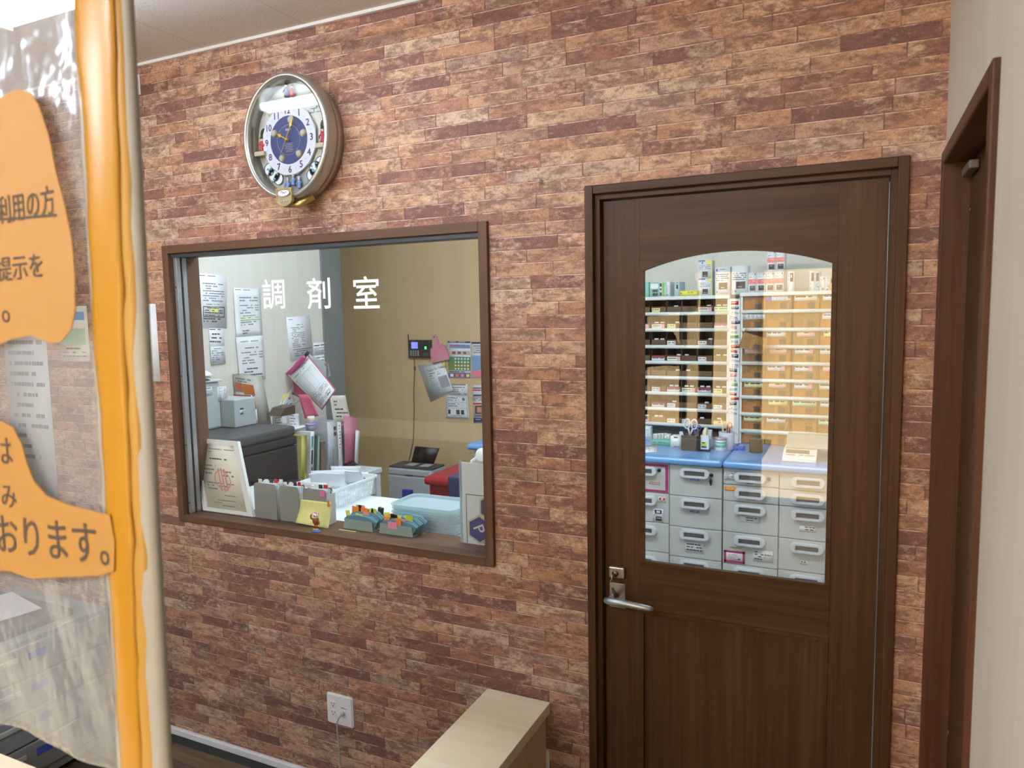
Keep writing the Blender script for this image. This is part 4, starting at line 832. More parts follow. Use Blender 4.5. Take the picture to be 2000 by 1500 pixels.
top_box('thin pale blue medicine box with brown strip in the right-hand cluster', 1718, 1762, 268, 460, .12, PALEB, [('r', .2, .08, .8, .5, BRN), ('s', .2, .6, .8, 3, .08, INK, 5)], zR - .004, group=G1)
top_box('small white medicine box with a round mark in the right-hand cluster', 1766, 1816, 318, 460, .10, BW, [('r', .6, .1, .8, .2, INK), ('s', .1, .2, .4, 6, .1, INK, 6), ('r', .3, .8, .7, .92, GREYINK)], zR - .004, group=G1)
top_box('small white medicine box next to the orange box', 1819, 1858, 318, 460, .10, BW, [('s', .2, .1, .8, 7, .1, INK, 6), ('r', .3, .85, .6, .95, NAVY)], zR - .004, group=G1)
top_box('orange medicine box cut off by the right edge of the door glass', 1862, 1905, 312, 460, .10, col((246, 176, 40), .5), [('r', .1, .2, .9, .5, INK)], zR - .004, group=G1)
# ------------------------------------------------------------------ things on the blue worktop (door view)
Z9 = lambda u, v, **k: at(1240 + u / 4.878, 740 + v / 4.878, **k)
def wbox(name, label, cat, u0, u1, vt, vb, dep, m, items=(), z0=WT, bev=.002):
    a = Z9(u0, vb, z=z0); y = a.y; b = Z9(u1, vb, y=y); t = Z9((u0 + u1) / 2, vt, y=y)
    m_ = MB().box(a.x, b.x, y, y + dep, z0 + .0004, t.z, m, bev)
    if items: card((a.x + bev, y - .0006, t.z - bev), (b.x - bev, y - .0006, t.z - bev), (b.x - bev, y - .0006, z0 + bev), (a.x + bev, y - .0006, z0 + bev), m, items, .0004, 0, m_)
    return one(m_, name, label, cat)
c = [Z9(60, 640, z=WT), Z9(215, 632, z=WT), Z9(208, 700, z=WT), Z9(60, 706, z=WT)]; one(card(*[p + Vector((0, 0, .003)) for p in c], PAPER, [('s', .1, .15, .9, 4, .2, GREYINK, 3)], .002), 'leaflet', 'printed leaflet lying at the left end of the blue worktop', 'leaflet')
wbox('sachet_tray', 'teal open carton of sachets on the left of the blue worktop', 'carton', 155, 335, 585, 630, .07, TEAL, [('s', .08, .3, .85, 1, .5, NAVY, 2)])
for k, u in enumerate((180, 212, 240, 268)):
    a = Z9(u, 590, y=2.30); m_ = card((a.x - .012, 2.29, a.z + .03), (a.x + .012, 2.285, a.z + .034), (a.x + .012, 2.28, a.z - .02), (a.x - .012, 2.285, a.z - .02), col((206, 210, 208), .5), [('s', .2, .2, .8, 3, .2, GREYINK, k)], .002)
    o = one(m_, 'sachet', 'white sachet standing in the teal carton', 'sachet', 'sachets in the teal carton'); yt = Z9(245, 630, z=WT).y; o.location = (Z9(u, 600, y=yt).x, yt + .03 + .006 * k, Z9(u, 590, y=yt).z - .012)
wbox('white_carton', 'white and green carton left of the black pen box', 'carton', 338, 440, 548, 662, .07, BW, [('r', .3, .0, .7, .12, DGREY), ('s', .2, .4, .8, 3, .12, GRN, 4), ('r', .3, .8, .9, .9, GREYINK)])
wbox('white_carton', 'low white carton at the back beside the sachets', 'carton', 285, 330, 532, 600, .05, BW, S(3, 3))
wbox('white_carton', 'white carton against the shelf at the left end of the worktop', 'carton', 60, 150, 455, 580, .05, BW, [('s', .4, .2, .9, 4, .15, GRN, 3)])
# black pen box
a = Z9(441, 680, z=WT); b = Z9(622, 680, y=a.y); tz = Z9(530, 542, y=a.y).z; yb = a.y
pb = thing('pen_box', 'black mesh pen box holding scissors on the blue worktop', 'pen holder', ((a.x + b.x) / 2, yb, WT))
part(MB().ring([(a.x, yb), (b.x, yb), (b.x, yb + .07), (a.x, yb + .07)], [(a.x + .003, yb + .003), (b.x - .003, yb + .003), (b.x - .003, yb + .067), (a.x + .003, yb + .067)], WT + .0004, tz, BLACK, 'z').box(a.x, b.x, yb, yb + .07, WT + .0004, WT + .004, BLACK), 'box', pb)
part(MB().box(a.x - .001, b.x + .001, yb - .001, yb + .003, tz - .022, tz - .016, DGREY), 'rim', pb)
def scissors(label, u, v, s, m, tilt):
    o = Z9(u, v, y=yb + .03); r = thing('scissors', label, 'scissors', T(o.x, yb + .03, WT + .006) @ Matrix.Rotation(tilt, 4, 'Y')); H = o.z - WT
    for q in (-1, 1):
        cx_ = q * .016 * s; m_ = MB(); m_.tube([(cx_ + .013 * s * math.cos(t), 0, H - .0 + .022 * s * math.sin(t)) for t in [2 * PI * k / 18 for k in range(19)]], .0035 * s, m, 8); m_.tube([(cx_ * .6, .002 * q, H - .022 * s), (0, .002 * q, H - .05 * s)], .004 * s, m, 8); part(m_, 'handle', r, local=True)
        part(MB().prism([(-.004 * s, H - .045 * s), (.004 * s, H - .045 * s), (.001, .0), (-.001, .0)], .001 * q - .0008, .001 * q + .0008, STEEL), 'blade', r, local=True)
scissors('scissors with white handles in the black pen box', 522, 440, 1.3, col((222, 214, 216), .35), .04); scissors('scissors with blue handles in the black pen box', 566, 475, .8, col((80, 84, 170), .35), .1)
m_ = MB().prism(rrect(-.011, .011, 0, .105, .008), -.0015, .0015, col((214, 220, 224), .4)); m_.xf(T(Z9(475, 600, y=yb + .02).x, yb + .02, WT + .006) @ Matrix.Rotation(-.22, 4, 'Y')); one(m_, 'spatula', 'white plastic spatula leaning in the black pen box', 'spatula')
m_ = MB().box(-.009, .009, -.004, .004, 0, .12, col((176, 134, 64), .5), .002); m_.xf(T(Z9(592, 600, y=yb + .045).x, yb + .045, WT + .006) @ Matrix.Rotation(.0, 4, 'Y')); one(m_, 'cutter_knife', 'yellow brown cutter knife standing in the black pen box', 'cutter')
wbox('maroon_case', 'flat maroon case standing behind the tape dispenser', 'case', 606, 792, 452, 545, .02, col((100, 26, 46), .5))
# tape dispenser
a = Z9(618, 688, z=WT); b = Z9(756, 688, y=a.y); yb2 = a.y; tz = Z9(640, 540, y=yb2).z
td = thing('tape_dispenser', 'white tape dispenser with a green label beside the black pen box', 'tape dispenser', ((a.x + b.x) / 2, yb2, WT)); mx = a.x + (b.x - a.x) * .62
part(MB().prism([(yb2, WT + .012), (yb2 + .11, WT + .012), (yb2 + .11, tz + .02), (yb2 + .07, tz + .014), (yb2 + .05, tz - .03), (yb2 + .02, tz), (yb2, tz)], a.x + .002, mx, WHITE, 'x'), 'body', td)
part(MB().box(a.x, mx + .004, yb2 - .003, yb2 + .115, WT + .0004, WT + .012, BLACK, .002), 'base', td)
m_ = card((a.x + .008, yb2 - .0004, tz - .035), (mx - .012, yb2 - .0004, tz - .035), (mx - .012, yb2 - .0004, WT + .02), (a.x + .008, yb2 - .0004, WT + .02), WHITE, [('r', .05, .05, .95, .6, LIME), ('r', .2, .1, .7, .3, INK), ('r', .1, .75, .95, .95, INK)], .0004); part(m_, 'label', td)
xm = (a.x + mx) / 2; part(MB().lathe([(.033, -.008), (.036, -.006), (.036, .006), (.033, .008)], (0, 0, 0), col((232, 224, 190), .4), 28, T(xm, yb2 + .048, tz + .006) @ Matrix.Rotation(PI / 2, 4, 'Y')), 'tape_roll', td)
# jar, cup, caps, glass jar
def can(name, label, cat, u0, u1, vt, vb, build):
    a = Z9((u0 + u1) / 2, vb, z=WT); rr = (Z9(u1, vb, y=a.y).x - Z9(u0, vb, y=a.y).x) / 2; H = Z9((u0 + u1) / 2, vt, y=a.y + rr).z - WT; r = thing(name, label, cat, (a.x, a.y + rr, WT + .0004)); build(r, rr, H); return r
def b_jar(r, q, H):
    part(MB().lathe([(q * .96, 0), (q, .004), (q, H * .82)], (0, 0, 0), col((190, 206, 208), .35), 28), 'body', r, local=True); part(MB().lathe([(q * 1.02, H * .82), (q * 1.04, H * .84), (q * 1.04, H * .97), (q * .98, H)], (0, 0, 0), ALU, 28), 'lid', r, local=True)
    m_ = MB(); m_.lathe([(q * 1.006, H * .3), (q * 1.006, H * .55)], (0, 0, 0), TEAL, 28); m_.lathe([(q * 1.008, H * .6), (q * 1.008, H * .66)], (0, 0, 0), INK, 28); part(m_, 'label', r, local=True)
can('medicine_jar', 'grey medicine jar with a teal band in front of the pale cup', 'jar', 752, 864, 556, 692, b_jar)
def b_cup(r, q, H):
    part(MB().lathe([(q * .92, 0), (q, .005), (q, H), (q * .95, H), (q * .95, .008), (0.002, .006)], (0, 0, 0), col((206, 208, 226), .4), 28), 'cup', r, local=True); part(MB().tube([(q * .9, -.0, H * .98), (q * 1.3, -.02, H * .97), (q * 1.35, -.02, H * .9)], .004, col((206, 208, 226), .4), 8), 'lip', r, local=True)
cupo = can('pale_cup', 'pale violet cup of sticks and tools beside the seam of the worktop', 'cup', 786, 936, 505, 680, b_cup); cl_ = WM[cupo].translation
for k, (dx, dy, h, tx_, m_, lb) in enumerate(((-.014, .0, .165, -.16, col((228, 198, 140), .5), 'tall flat wooden stick standing in the pale cup'), (.0, .012, .14, .02, col((170, 96, 50), .5), 'brown wooden stick in the middle of the pale cup'), (.026, .005, .135, .16, col((226, 206, 160), .5), 'thin pale stick leaning right in the pale cup'))):
    q = MB().box(-.005 if k < 2 else -.002, .005 if k < 2 else .002, -.0015, .0015, 0, h, m_, .001); q.xf(T(cl_.x + dx * .4, cl_.y + dy, WT + .009) @ Matrix.Rotation(tx_, 4, 'Y')); one(q, 'wooden_stick', lb, 'stick')
m_ = MB(); m_.tube([(.010 * math.cos(t), 0, .135 + .016 * math.sin(t)) for t in [2 * PI * k / 16 for k in range(17)]], .004, ORG, 8); m_.box(-.004, .004, -.002, .002, 0, .12, col((150, 40, 50), .4)); m_.xf(T(cl_.x + .012, cl_.y - .012, WT + .009) @ Matrix.Rotation(.06, 4, 'Y')); one(m_, 'peeler', 'small tool with an orange loop handle in the pale cup', 'tool')
def b_cap(r, q, H): part(MB().lathe([(q, 0), (q, H * .85), (q * .9, H), (q * .6, H)], (0, 0, 0), col((52, 112, 214), .35), 24), 'cap', r, local=True)
can('bottle_cap', 'small blue cap on the worktop just right of the seam', 'cap', 936, 982, 648, 680, b_cap); can('bottle_cap', 'larger blue cap behind and right of the small blue cap', 'cap', 984, 1046, 634, 682, b_cap)
def b_glass(r, q, H):
    part(MB().lathe([(q * .95, 0.001), (q, .006), (q, H * .85), (q * .95, H * .88)], (0, 0, 0), m_clear('brown_jar_glass', (150, 112, 70), .35, .08), 28), 'glass', r, local=True); part(MB().lathe([(q * .9, .006), (q * .92, .01), (q * .92, H * .55), (q * .8, H * .57)], (0, 0, 0), col((96, 66, 30), .5), 24), 'contents', r, local=True)
    part(MB().lathe([(q * 1.0, H * .86), (q * 1.06, H * .89), (q * 1.06, H * .95), (q * .9, H)], (0, 0, 0), m_clear('jar_lid', (176, 150, 120), .4, .08), 28), 'lid', r, local=True)
can('glass_jar', 'glass jar of brown contents standing between the caps and the scale', 'jar', 1080, 1208, 556, 712, b_glass)
# scale
a = Z9(1402, 785, z=WT); b = Z9(1728, 800, z=WT); sw = b.x - a.x; scx = (a.x + b.x) / 2; sY = min(a.y, b.y)
sc_ = thing('digital_scale', 'white digital scale with a raised clear cover on the blue worktop', 'scale', (scx, sY, WT)); SW = col((240, 238, 230), .4)
part(MB().prism([(sY, WT + .002), (sY + .26, WT + .002), (sY + .26, WT + .055), (sY + .12, WT + .055), (sY + .005, WT + .022), (sY, WT + .018)], a.x, b.x, SW, 'x'), 'body', sc_)
al = math.atan2(.033, .115); Mx = T(scx, sY + .06, WT + .0385) @ Matrix.Rotation(al, 4, 'X')
part(MB().box(-sw * .42, sw * .28, -.004, .034, .001, .003, col((120, 112, 92), .3), .001).xf(Mx), 'display', sc_)
m_ = MB()
for k in (-.33, -.2, .05, .22, .36): m_.box(sw * k - .012, sw * k + .012, -.03, -.018, .001, .003, GREYP, .001)
part(m_.xf(Mx), 'button', sc_)
part(MB().box(a.x + .02, b.x + .05, sY + .13, sY + .25, WT + .056, WT + .062, col((222, 222, 214), .3), .002), 'pan', sc_)
CLEARW = m_clear('clear_hood', (236, 230, 220), .35, .1)
part(MB().prism([(sY + .10, WT + .06), (sY + .27, WT + .06), (sY + .27, WT + .115), (sY + .15, WT + .125)], a.x + .01, b.x + .075, CLEARW, 'x'), 'hood', sc_, 'clear hood')
part(MB().tube([(b.x - .002, sY + .06, WT + .02), (b.x + .03, sY + .07, WT + .006), (b.x + .1, sY + .1, WT + .005), (b.x + .2, sY + .14, WT + .005)], .003, col((130, 110, 60), .5), 8), 'cable', sc_)
# ================================================================== things seen through the window
wall_sheet('long white notice with a table and yellow marks, highest on the cream wall', [(383, 533), (443, 538), (443, 641), (385, 640)], [('s', .06, .03, .7, 1, .03, INK, 2), ('s', .2, .17, .9, 8, .045, GREYINK, 3), ('s', .3, .555, .75, 1, .03, INK, 4), ('f', .2, .6, .92, .8, .02, INK), ('r', .45, .61, .7, .72, col((232, 240, 150))), ('s', .25, .62, .85, 4, .045, INK, 5), ('r', .2, .7, .92, .703, INK), ('s', .2, .82, .92, 2, .05, INK, 6)], x=-2.447, th=.002)
wall_sheet('handwritten slip hanging below the table notice', [(408, 641), (437, 641), (439, 692), (410, 690)], [('s', .02, .03, .9, 1, .1, INK, 2), ('s', .02, .2, .9, 3, .15, INK, 5)], x=-2.4455, th=.001)
wall_sheet('small grey slip overlapping the bottom of the handwritten slip', [(411, 677), (439, 676), (441, 710), (413, 713)], [('s', .08, .1, .9, 7, .12, GREYINK, 5)], x=-2.4425, m=col((214, 218, 222), .7))
wall_sheet('upper white notice with green marked lines, second from the left on the cream wall', [(455, 562), (507, 564), (512, 655), (461, 662)], [('s', .06, .03, .7, 1, .03, INK, 2), ('s', .2, .18, .9, 2, .06, GREYINK, 3), ('s', .2, .34, .9, 4, .05, GREYINK, 4), ('s', .2, .55, .95, 3, .045, col((140, 170, 60)), 5), ('s', .2, .68, .95, 2, .05, GREYINK, 6), ('s', .25, .85, .5, 2, .05, INK, 8)], x=-2.446, curl=.003)
wall_sheet('lower white notice taped under the notice with green marked lines', [(460, 659), (513, 655), (518, 740), (468, 745)], [('s', .15, .1, .9, 1, .05, GREYINK, 2), ('s', .3, .25, .8, 1, .05, INK, 3), ('s', .15, .35, .95, 5, .06, GREYINK, 4), ('s', .2, .72, .9, 4, .07, INK, 5)], x=-2.444, curl=.003)
wall_sheet('narrow white sheet behind the grey folder, low on the cream wall', [(487, 742), (512, 738), (516, 768), (493, 772)], [('s', .1, .1, .9, 4, .2, GREYINK, 5)], x=-2.442)
wall_sheet('tall white list pinned to the cream wall above the clipboard', [(559, 620), (605, 616), (612, 700), (567, 706)], [('s', .08, .05, .3, 1, .04, GREYINK, 1), ('s', .4, .18, .7, 1, .04, INK, 2), ('s', .15, .24, .7, 12, .04, GREYINK, 3), ('r', .15, .74, .95, .752, INK), ('s', .2, .78, .95, 3, .05, GREYINK, 5)], x=-2.447)
wall_sheet('upper row of the white calendar sheets on the cream wall corner', [(612, 670), (649, 667), (653, 688), (614, 694)], [('r', .02, .2, .3, .28, INK), ('r', .35, .18, .62, .26, INK), ('r', .67, .16, .95, .24, INK), ('s', .03, .4, .95, 4, .13, GREYINK, 4)], name='calendar', cat='calendar', x=-2.444)
wall_sheet('tall white calendar on the cream wall behind the clipboard', [(614, 695), (651, 690), (654, 765), (622, 772)], [('r', .02, .05, .3, .07, INK), ('r', .35, .05, .62, .07, INK), ('r', .67, .05, .95, .07, INK), ('r', .6, .3, .97, .32, INK), ('r', .6, .52, .97, .54, INK), ('r', .6, .74, .97, .76, INK), ('s', .05, .12, .95, 10, .08, GREYINK, 4)], name='calendar', cat='calendar', x=-2.446)
# things on the rear wall
def flatY(label, corners, items, name, cat, y=YD - .004, **k): return wall_sheet(label, corners, items, name, cat, y=y, **k)
a, b = at(797, 664, y=YD - .03), at(841, 699, y=YD - .03); tr_ = thing('time_recorder', 'black time recorder with a blue screen on the tan wall', 'time recorder', ((a.x + b.x) / 2, YD, b.z))
yT = YD - .035; bw, bh = b.x - a.x, a.z - b.z
part(MB().box(a.x, b.x, yT, YD - .001, b.z, a.z, col((40, 34, 28), .4), .004), 'body', tr_)
def fr(u0, v0, u1, v1, m, lift=.001, mb=None): return (mb or MB()).box(a.x + bw * u0, a.x + bw * u1, yT - lift, yT, a.z - bh * v1, a.z - bh * v0, m)
part(fr(.16, .12, .45, .48, m_glow('lcd_screen', (110, 120, 250), .9)), 'screen', tr_, 'glowing blue screen'); part(fr(.68, .25, .9, .62, BLACK).box(a.x + bw * .76, a.x + bw * .85, yT - .002, yT, a.z - bh * .52, a.z - bh * .36, m_glow('green_sensor', (90, 240, 150), .8)), 'fingerprint_reader', tr_, 'green lit fingerprint reader')
m_ = MB()
for i in range(4):
    for j in range(4): fr(.1 + .11 * i, .6 + .08 * j, .16 + .11 * i, .65 + .08 * j, GREYP, .002, m_)
part(m_, 'keypad', tr_); part(fr(.68, .72, .9, .9, DGREY), 'card_reader', tr_); part(MB().tube([(a.x - .006, yT + .02, a.z - .03), (a.x - .008, yT + .02, a.z + .045)], .004, BLACK, 8), 'antenna', tr_)
cpts = [at(px, py, y=YD - .006) for px, py in ((809, 700), (810, 718), (809, 740), (808, 770), (809, 800), (808, 840), (807, 862), (801, 890), (795, 915))]
one(MB().tube(cpts, .0035, col((96, 84, 68), .5), 8).tube([cpts[1] + Vector((0, 0, .01)), cpts[1] - Vector((0, 0, .02))], .008, DGREY, 8), 'power_cable', 'thin dark cable running down the tan wall from the time recorder', 'cable')
PK = m_clear('pink_plastic', (246, 170, 186), .7); q = lambda px, py: at(px, py, y=YD - .02)
dp = thing('dustpan', 'pink plastic dustpan hanging on the wall beside the time recorder', 'dustpan', (q(858, 700).x, YD, q(858, 708).z))
part(MB().prism([(q(x, y_).x, q(x, y_).z) for x, y_ in ((840, 683), (849, 675), (861, 671), (870, 676), (877, 700), (878, 702), (845, 709))], YD - .03, YD - .012, PK), 'pan', dp)
part(MB().prism([(q(x, y_).x, q(x, y_).z) for x, y_ in ((845, 656), (848, 654), (853, 656), (858, 676), (850, 678))], YD - .026, YD - .014, PK).tube([(q(849, 658).x, YD - .03, q(849, 658).z), (q(849, 658).x, YD - .002, q(849, 658).z)], .006, DGREY, 8), 'handle', dp)
flatY('grey manual folder hung aslant on the wall, behind the booklet', [(816, 713), (862, 706), (884, 764), (841, 785)], [], 'folder', 'folder', y=YD - .006, m=col((200, 200, 196), .6), th=.003)
flatY('white booklet with a printed title hung aslant under the dustpan', [(827, 718), (866, 709), (885, 762), (848, 775)], [('t', 'Touch On Time', .52, .13, .075, DGREY, .8), ('s', .15, .24, .7, 2, .07, GREYINK, 4), ('r', .5, .42, .95, .82, col((170, 165, 180), .6)), ('s', .55, .5, .9, 4, .08, col((150, 140, 130), .6), 3), ('s', .1, .4, .42, 9, .055, col((130, 150, 170), .6), 6)], 'booklet', 'booklet', y=YD - .012, th=.003)
one(MB().box(q(865, 712).x, q(870, 712).x, YD - .03, YD - .001, q(866, 716).z, q(866, 708).z, col((226, 214, 140), .5), .002), 'light_switch', 'tiny yellowish switch beside the dustpan', 'switch')
rp = random.Random(2); its = [('r', 0, 0, 1, .045, NAVY), ('s', .1, .01, .9, 1, .035, PAPER, 2), ('r', .08, .09, .98, .19, col((110, 140, 180), .6)), ('s', .1, .1, .9, 1, .09, col((200, 80, 80), .6), 4), ('r', .08, .26, .98, .37, col((232, 180, 150), .6)), ('r', 0, .42, 1, .54, col((70, 140, 100), .6)), ('r', 0, .54, 1, .79, col((110, 132, 60), .6)), ('s', .05, .82, .9, 1, .05, INK, 6), ('r', 0, .86, 1, .99, col((120, 90, 130), .6))]
for i in range(3): its.append(('r', .2 + .24 * i, .28, .34 + .24 * i, .35, col((60, 110, 150), .6)))
for j in range(4):
    for i in range(5): its.append(('r', .3 + .14 * i, .45 + .09 * j, .38 + .14 * i, .5 + .09 * j, (PAPER, col((226, 226, 190), .6))[(i + j) % 2]))
for i in range(4): its.append(('r', .1 + .24 * i, .89, .24 + .24 * i, .96, (PAPER, ORG, PINK, YEL)[i]))
flatY('colourful printed poster with green and navy bands on the wall right of the dustpan', [(874, 666), (919, 667), (919, 739), (876, 738)], its, 'poster', 'poster')
flatY('printed poster with pale blue and pink blocks, right of the colourful poster', [(921, 668), (962, 668), (962, 738), (921, 738)], [('r', 0, 0, 1, .05, NAVY), ('s', .1, .1, .9, 4, .06, GREYINK, 3), ('r', .02, .38, .6, .78, col((130, 160, 200), .6)), ('r', .02, .8, .6, .98, col((230, 130, 140), .6)), ('r', .62, .15, .98, .95, col((226, 196, 214), .6))], 'poster', 'poster')
flatY('white sheet of printed lines low on the wall under the colourful poster', [(880, 750), (913, 750), (913, 774), (880, 772)], [('r', .0, 0, .9, .12, col((150, 140, 120), .6)), ('s', .1, .25, .95, 4, .18, GREYINK, 3)], 'notice', 'notice')
flatY('curled white flyer with small pictures, lower left of the wall posters', [(871, 772), (913, 774), (917, 818), (872, 816)], [('f', .05, .03, .95, .97, .015, DGREY), ('r', .05, .28, .95, .29, DGREY), ('r', .05, .55, .95, .56, DGREY), ('s', .1, .08, .6, 2, .1, INK, 3), ('s', .1, .35, .6, 2, .09, INK, 4), ('r', .1, .62, .2, .82, INK), ('r', .45, .62, .6, .82, DGREY), ('r', .66, .62, .8, .82, DGREY), ('r', .75, .08, .88, .2, GREYINK), ('s', .1, .86, .9, 1, .06, GREYINK, 5)], 'flyer', 'flyer', curl=.006, th=.002)
flatY('white flyer with red headings and two dark photographs at the right edge of the window', [(924, 752), (968, 752), (968, 826), (925, 826)], [('r', 0, .06, 1, .1, GREYINK), ('s', .0, .12, 1, 1, .09, RED, 2), ('r', 0, .25, 1, .29, NAVY), ('s', .0, .31, .9, 3, .04, INK, 3), ('r', 0, .47, 1, .51, RED), ('r', .08, .54, .45, .76, col((90, 40, 36), .6)), ('r', .16, .58, .38, .72, col((210, 150, 130), .6)), ('r', .56, .54, .98, .76, col((40, 44, 40), .6)), ('s', .05, .8, .95, 1, .05, NAVY, 3), ('r', .0, .87, .6, .98, NAVY), ('s', .1, .9, .5, 1, .05, PAPER, 4)], 'flyer', 'flyer')
# on the free end of the blue worktop
a = at(948, 862, z=WT); m_ = MB().prism([(a.x - .02, WT + .012), (a.x + .14, WT + .012), (a.x + .16, WT + .15), (a.x + .03, WT + .15)], a.y + .2, a.y + .215, MAG).box(a.x - .05, a.x + .2, a.y + .12, a.y + .3, WT + .0005, WT + .012, DGREY, .002); one(m_, 'copy_stand', 'magenta board on a dark stand at the free end of the blue worktop', 'stand')
# ================================================================== desk level behind the window
DZ = 0.93; DW = col((232, 238, 240), 0.35)
dk = thing('desk', 'white counter top right behind the window sill, under the basket and clear trays', 'desk', (-1.0, 0.4, 0))
part(MB().box(-1.93, -0.16, 0.152, 0.66, DZ - .03, DZ, DW, .003), 'desk_top', dk)
for x in (-1.90, -0.20): part(MB().box(x - .015, x + .015, 0.17, 0.64, 0, DZ - .03, DW), 'side_panel', dk)
Z2 = 0.78
d2k = thing('desk', 'white desk with a drawer along the cream wall, carrying the printer and books', 'desk', (-2.2, 1.0, 0))
part(MB().box(-2.445, -2.0, 0.16, 1.77, Z2 - .03, Z2, DW, .003), 'desk_top', d2k)
part(MB().box(-2.03, -2.004, 0.75, 1.70, Z2 - .15, Z2 - .032, DW, .003), 'drawer', d2k)
for x, y in ((-2.03, .2), (-2.42, .2), (-2.03, 1.74), (-2.42, 1.74)): part(MB().box(x - .022, x + .022, y - .022, y + .022, 0, Z2 - .03, DW, .002), 'leg', d2k)
# certificate frame on the sill
P = [at(373, 854, y=.125), at(466, 862, y=.125), at(496, 1010, y=.062), at(399, 1001, y=.062)]
zb_ = SILL + .001; P[2].z = zb_; P[3].z = zb_
ce = thing('certificate_frame', 'white framed certificate with a red round seal leaning on the window sill', 'frame', ((P[2].x + P[3].x) / 2, .06, zb_))
CERT = col((226, 216, 196), .6); PINKR = col((222, 150, 140), .6)
def uv(Q, u, v): return Q[0].lerp(Q[1], u).lerp(Q[3].lerp(Q[2], u), v)
m_ = MB(); U_ = (P[1] - P[0]).normalized(); D_ = (P[3] - P[0]).normalized(); N_ = D_.cross(U_).normalized(); fo = P; fi = [uv(P, .1, .07), uv(P, .9, .07), uv(P, .9, .95), uv(P, .1, .95)]
vs_ = [p + N_ * d for d in (.006, -.008) for p in fo + fi]; fs = []
for b_ in (0, 8):
    for k in range(4): j = (k + 1) % 4; fs.append((b_ + k, b_ + j, b_ + 4 + j, b_ + 4 + k))
for k in range(4): j = (k + 1) % 4; fs += [(k, j, 8 + j, 8 + k), (4 + k, 4 + j, 12 + j, 12 + k)]
m_.raw(vs_, fs, col((240, 240, 236), .4)); part(m_, 'frame', ce)
rr_ = .2
seal = []
m_ = card(*fi, CERT, [('s', .3, .07, .95, 1, .03, GREYINK, 1), ('s', .08, .115, .4, 1, .03, GREYINK, 2), ('s', .28, .22, .72, 1, .05, INK, 3), ('s', .1, .33, .4, 3, .06, GREYINK, 4), ('s', .5, .41, .85, 2, .06, GREYINK, 5), ('s', .1, .6, .95, 2, .04, GREYINK, 6), ('s', .1, .69, .6, 1, .04, GREYINK, 7), ('s', .5, .78, .8, 1, .03, GREYINK, 8), ('s', .3, .86, .75, 1, .03, GREYINK, 9), ('s', .2, .9, .4, 1, .03, GREYINK, 9), ('s', .4, .94, .7, 1, .03, GREYINK, 9),
    ('r', .43, .38, .47, .72, PINKR), ('r', .51, .37, .55, .73, PINKR), ('r', .59, .38, .63, .71, PINKR)], .003)
W_ = (fi[1] - fi[0]).length; H_ = (fi[3] - fi[0]).length; R_ = .205 * W_
def cp(r, t): return uv(fi, .52 + r * math.cos(t) / W_, .55 + r * math.sin(t) / H_) + N_ * .0015
vs_ = [cp(R_, 2 * PI * k / 40) for k in range(40)] + [cp(R_ * .88, 2 * PI * k / 40) for k in range(40)]; m_.raw(vs_, [(k, (k + 1) % 40, 40 + (k + 1) % 40, 40 + k) for k in range(40)], PINKR)
part(m_, 'certificate', ce, 'cream certificate sheet with a red round seal')
# grey upright file holders on the sill
FH = col((150, 150, 144), .45); FHL = col((206, 206, 200), .4)
def fileholder(label, px0, px1, ptop, ztop, y0, y1, x0b=None):
    a, b = at(px0, ptop, y=y0), at(px1, ptop, y=y0); r = thing('file_holder', label, 'file holder', ((a.x + b.x) / 2, y0, SILL)); cn_ = rrect(a.x, b.x, SILL - .02, a.z, .014)
    cn_ = [(x, max(z, SILL + .0008)) for x, z in cn_]
    part(MB().prism(cn_, y0, y0 + .003, FH), 'front_plate', r); part(MB().box(a.x + .002, a.x + .005, y0 + .003, y1, SILL + .0008, a.z - .02, FHL).box(b.x - .005, b.x - .002, y0 + .003, y1, SILL + .0008, a.z - .02, FHL).box(a.x + .005, b.x - .005, y0 + .003, y1, SILL + .0008, SILL + .004, FHL), 'tray', r)
    for k in range(5):
        y = y0 + .010 + k * (y1 - y0 - .014) / 5; ht = a.z + (-.008, -.002, -.01, -.004, -.001)[k]
        part(MB().box(a.x + .007, b.x - .007, y, y + .004, SILL + .0045, ht, (FHL, PAPER, PALEB, FHL, PAPER)[k]), 'card', r)
    for k, (u, mm) in enumerate(((.06, PAPERW), (.3, PAPER), (.46, INK), (.62, RED), (.8, PAPER))):
        x = a.x + (b.x - a.x) * u; y = y0 + .018 + k * .006; part(MB().box(x, x + (b.x - a.x) * .16, y, y + .003, a.z - .012, a.z + .010, mm, .001), 'index_tab', r)
    return a, b
fileholder('grey file holder with index tabs on the sill, beside the certificate', 495, 538, 942, 0, .062, .118)
fileholder('grey file holder with a yellow tab, right of its twin on the sill', 545, 582, 948, 0, .066, .120)
fileholder('third file holder, behind the yellow sticky note on the sill', 591, 636, 953, 0, .070, .124)
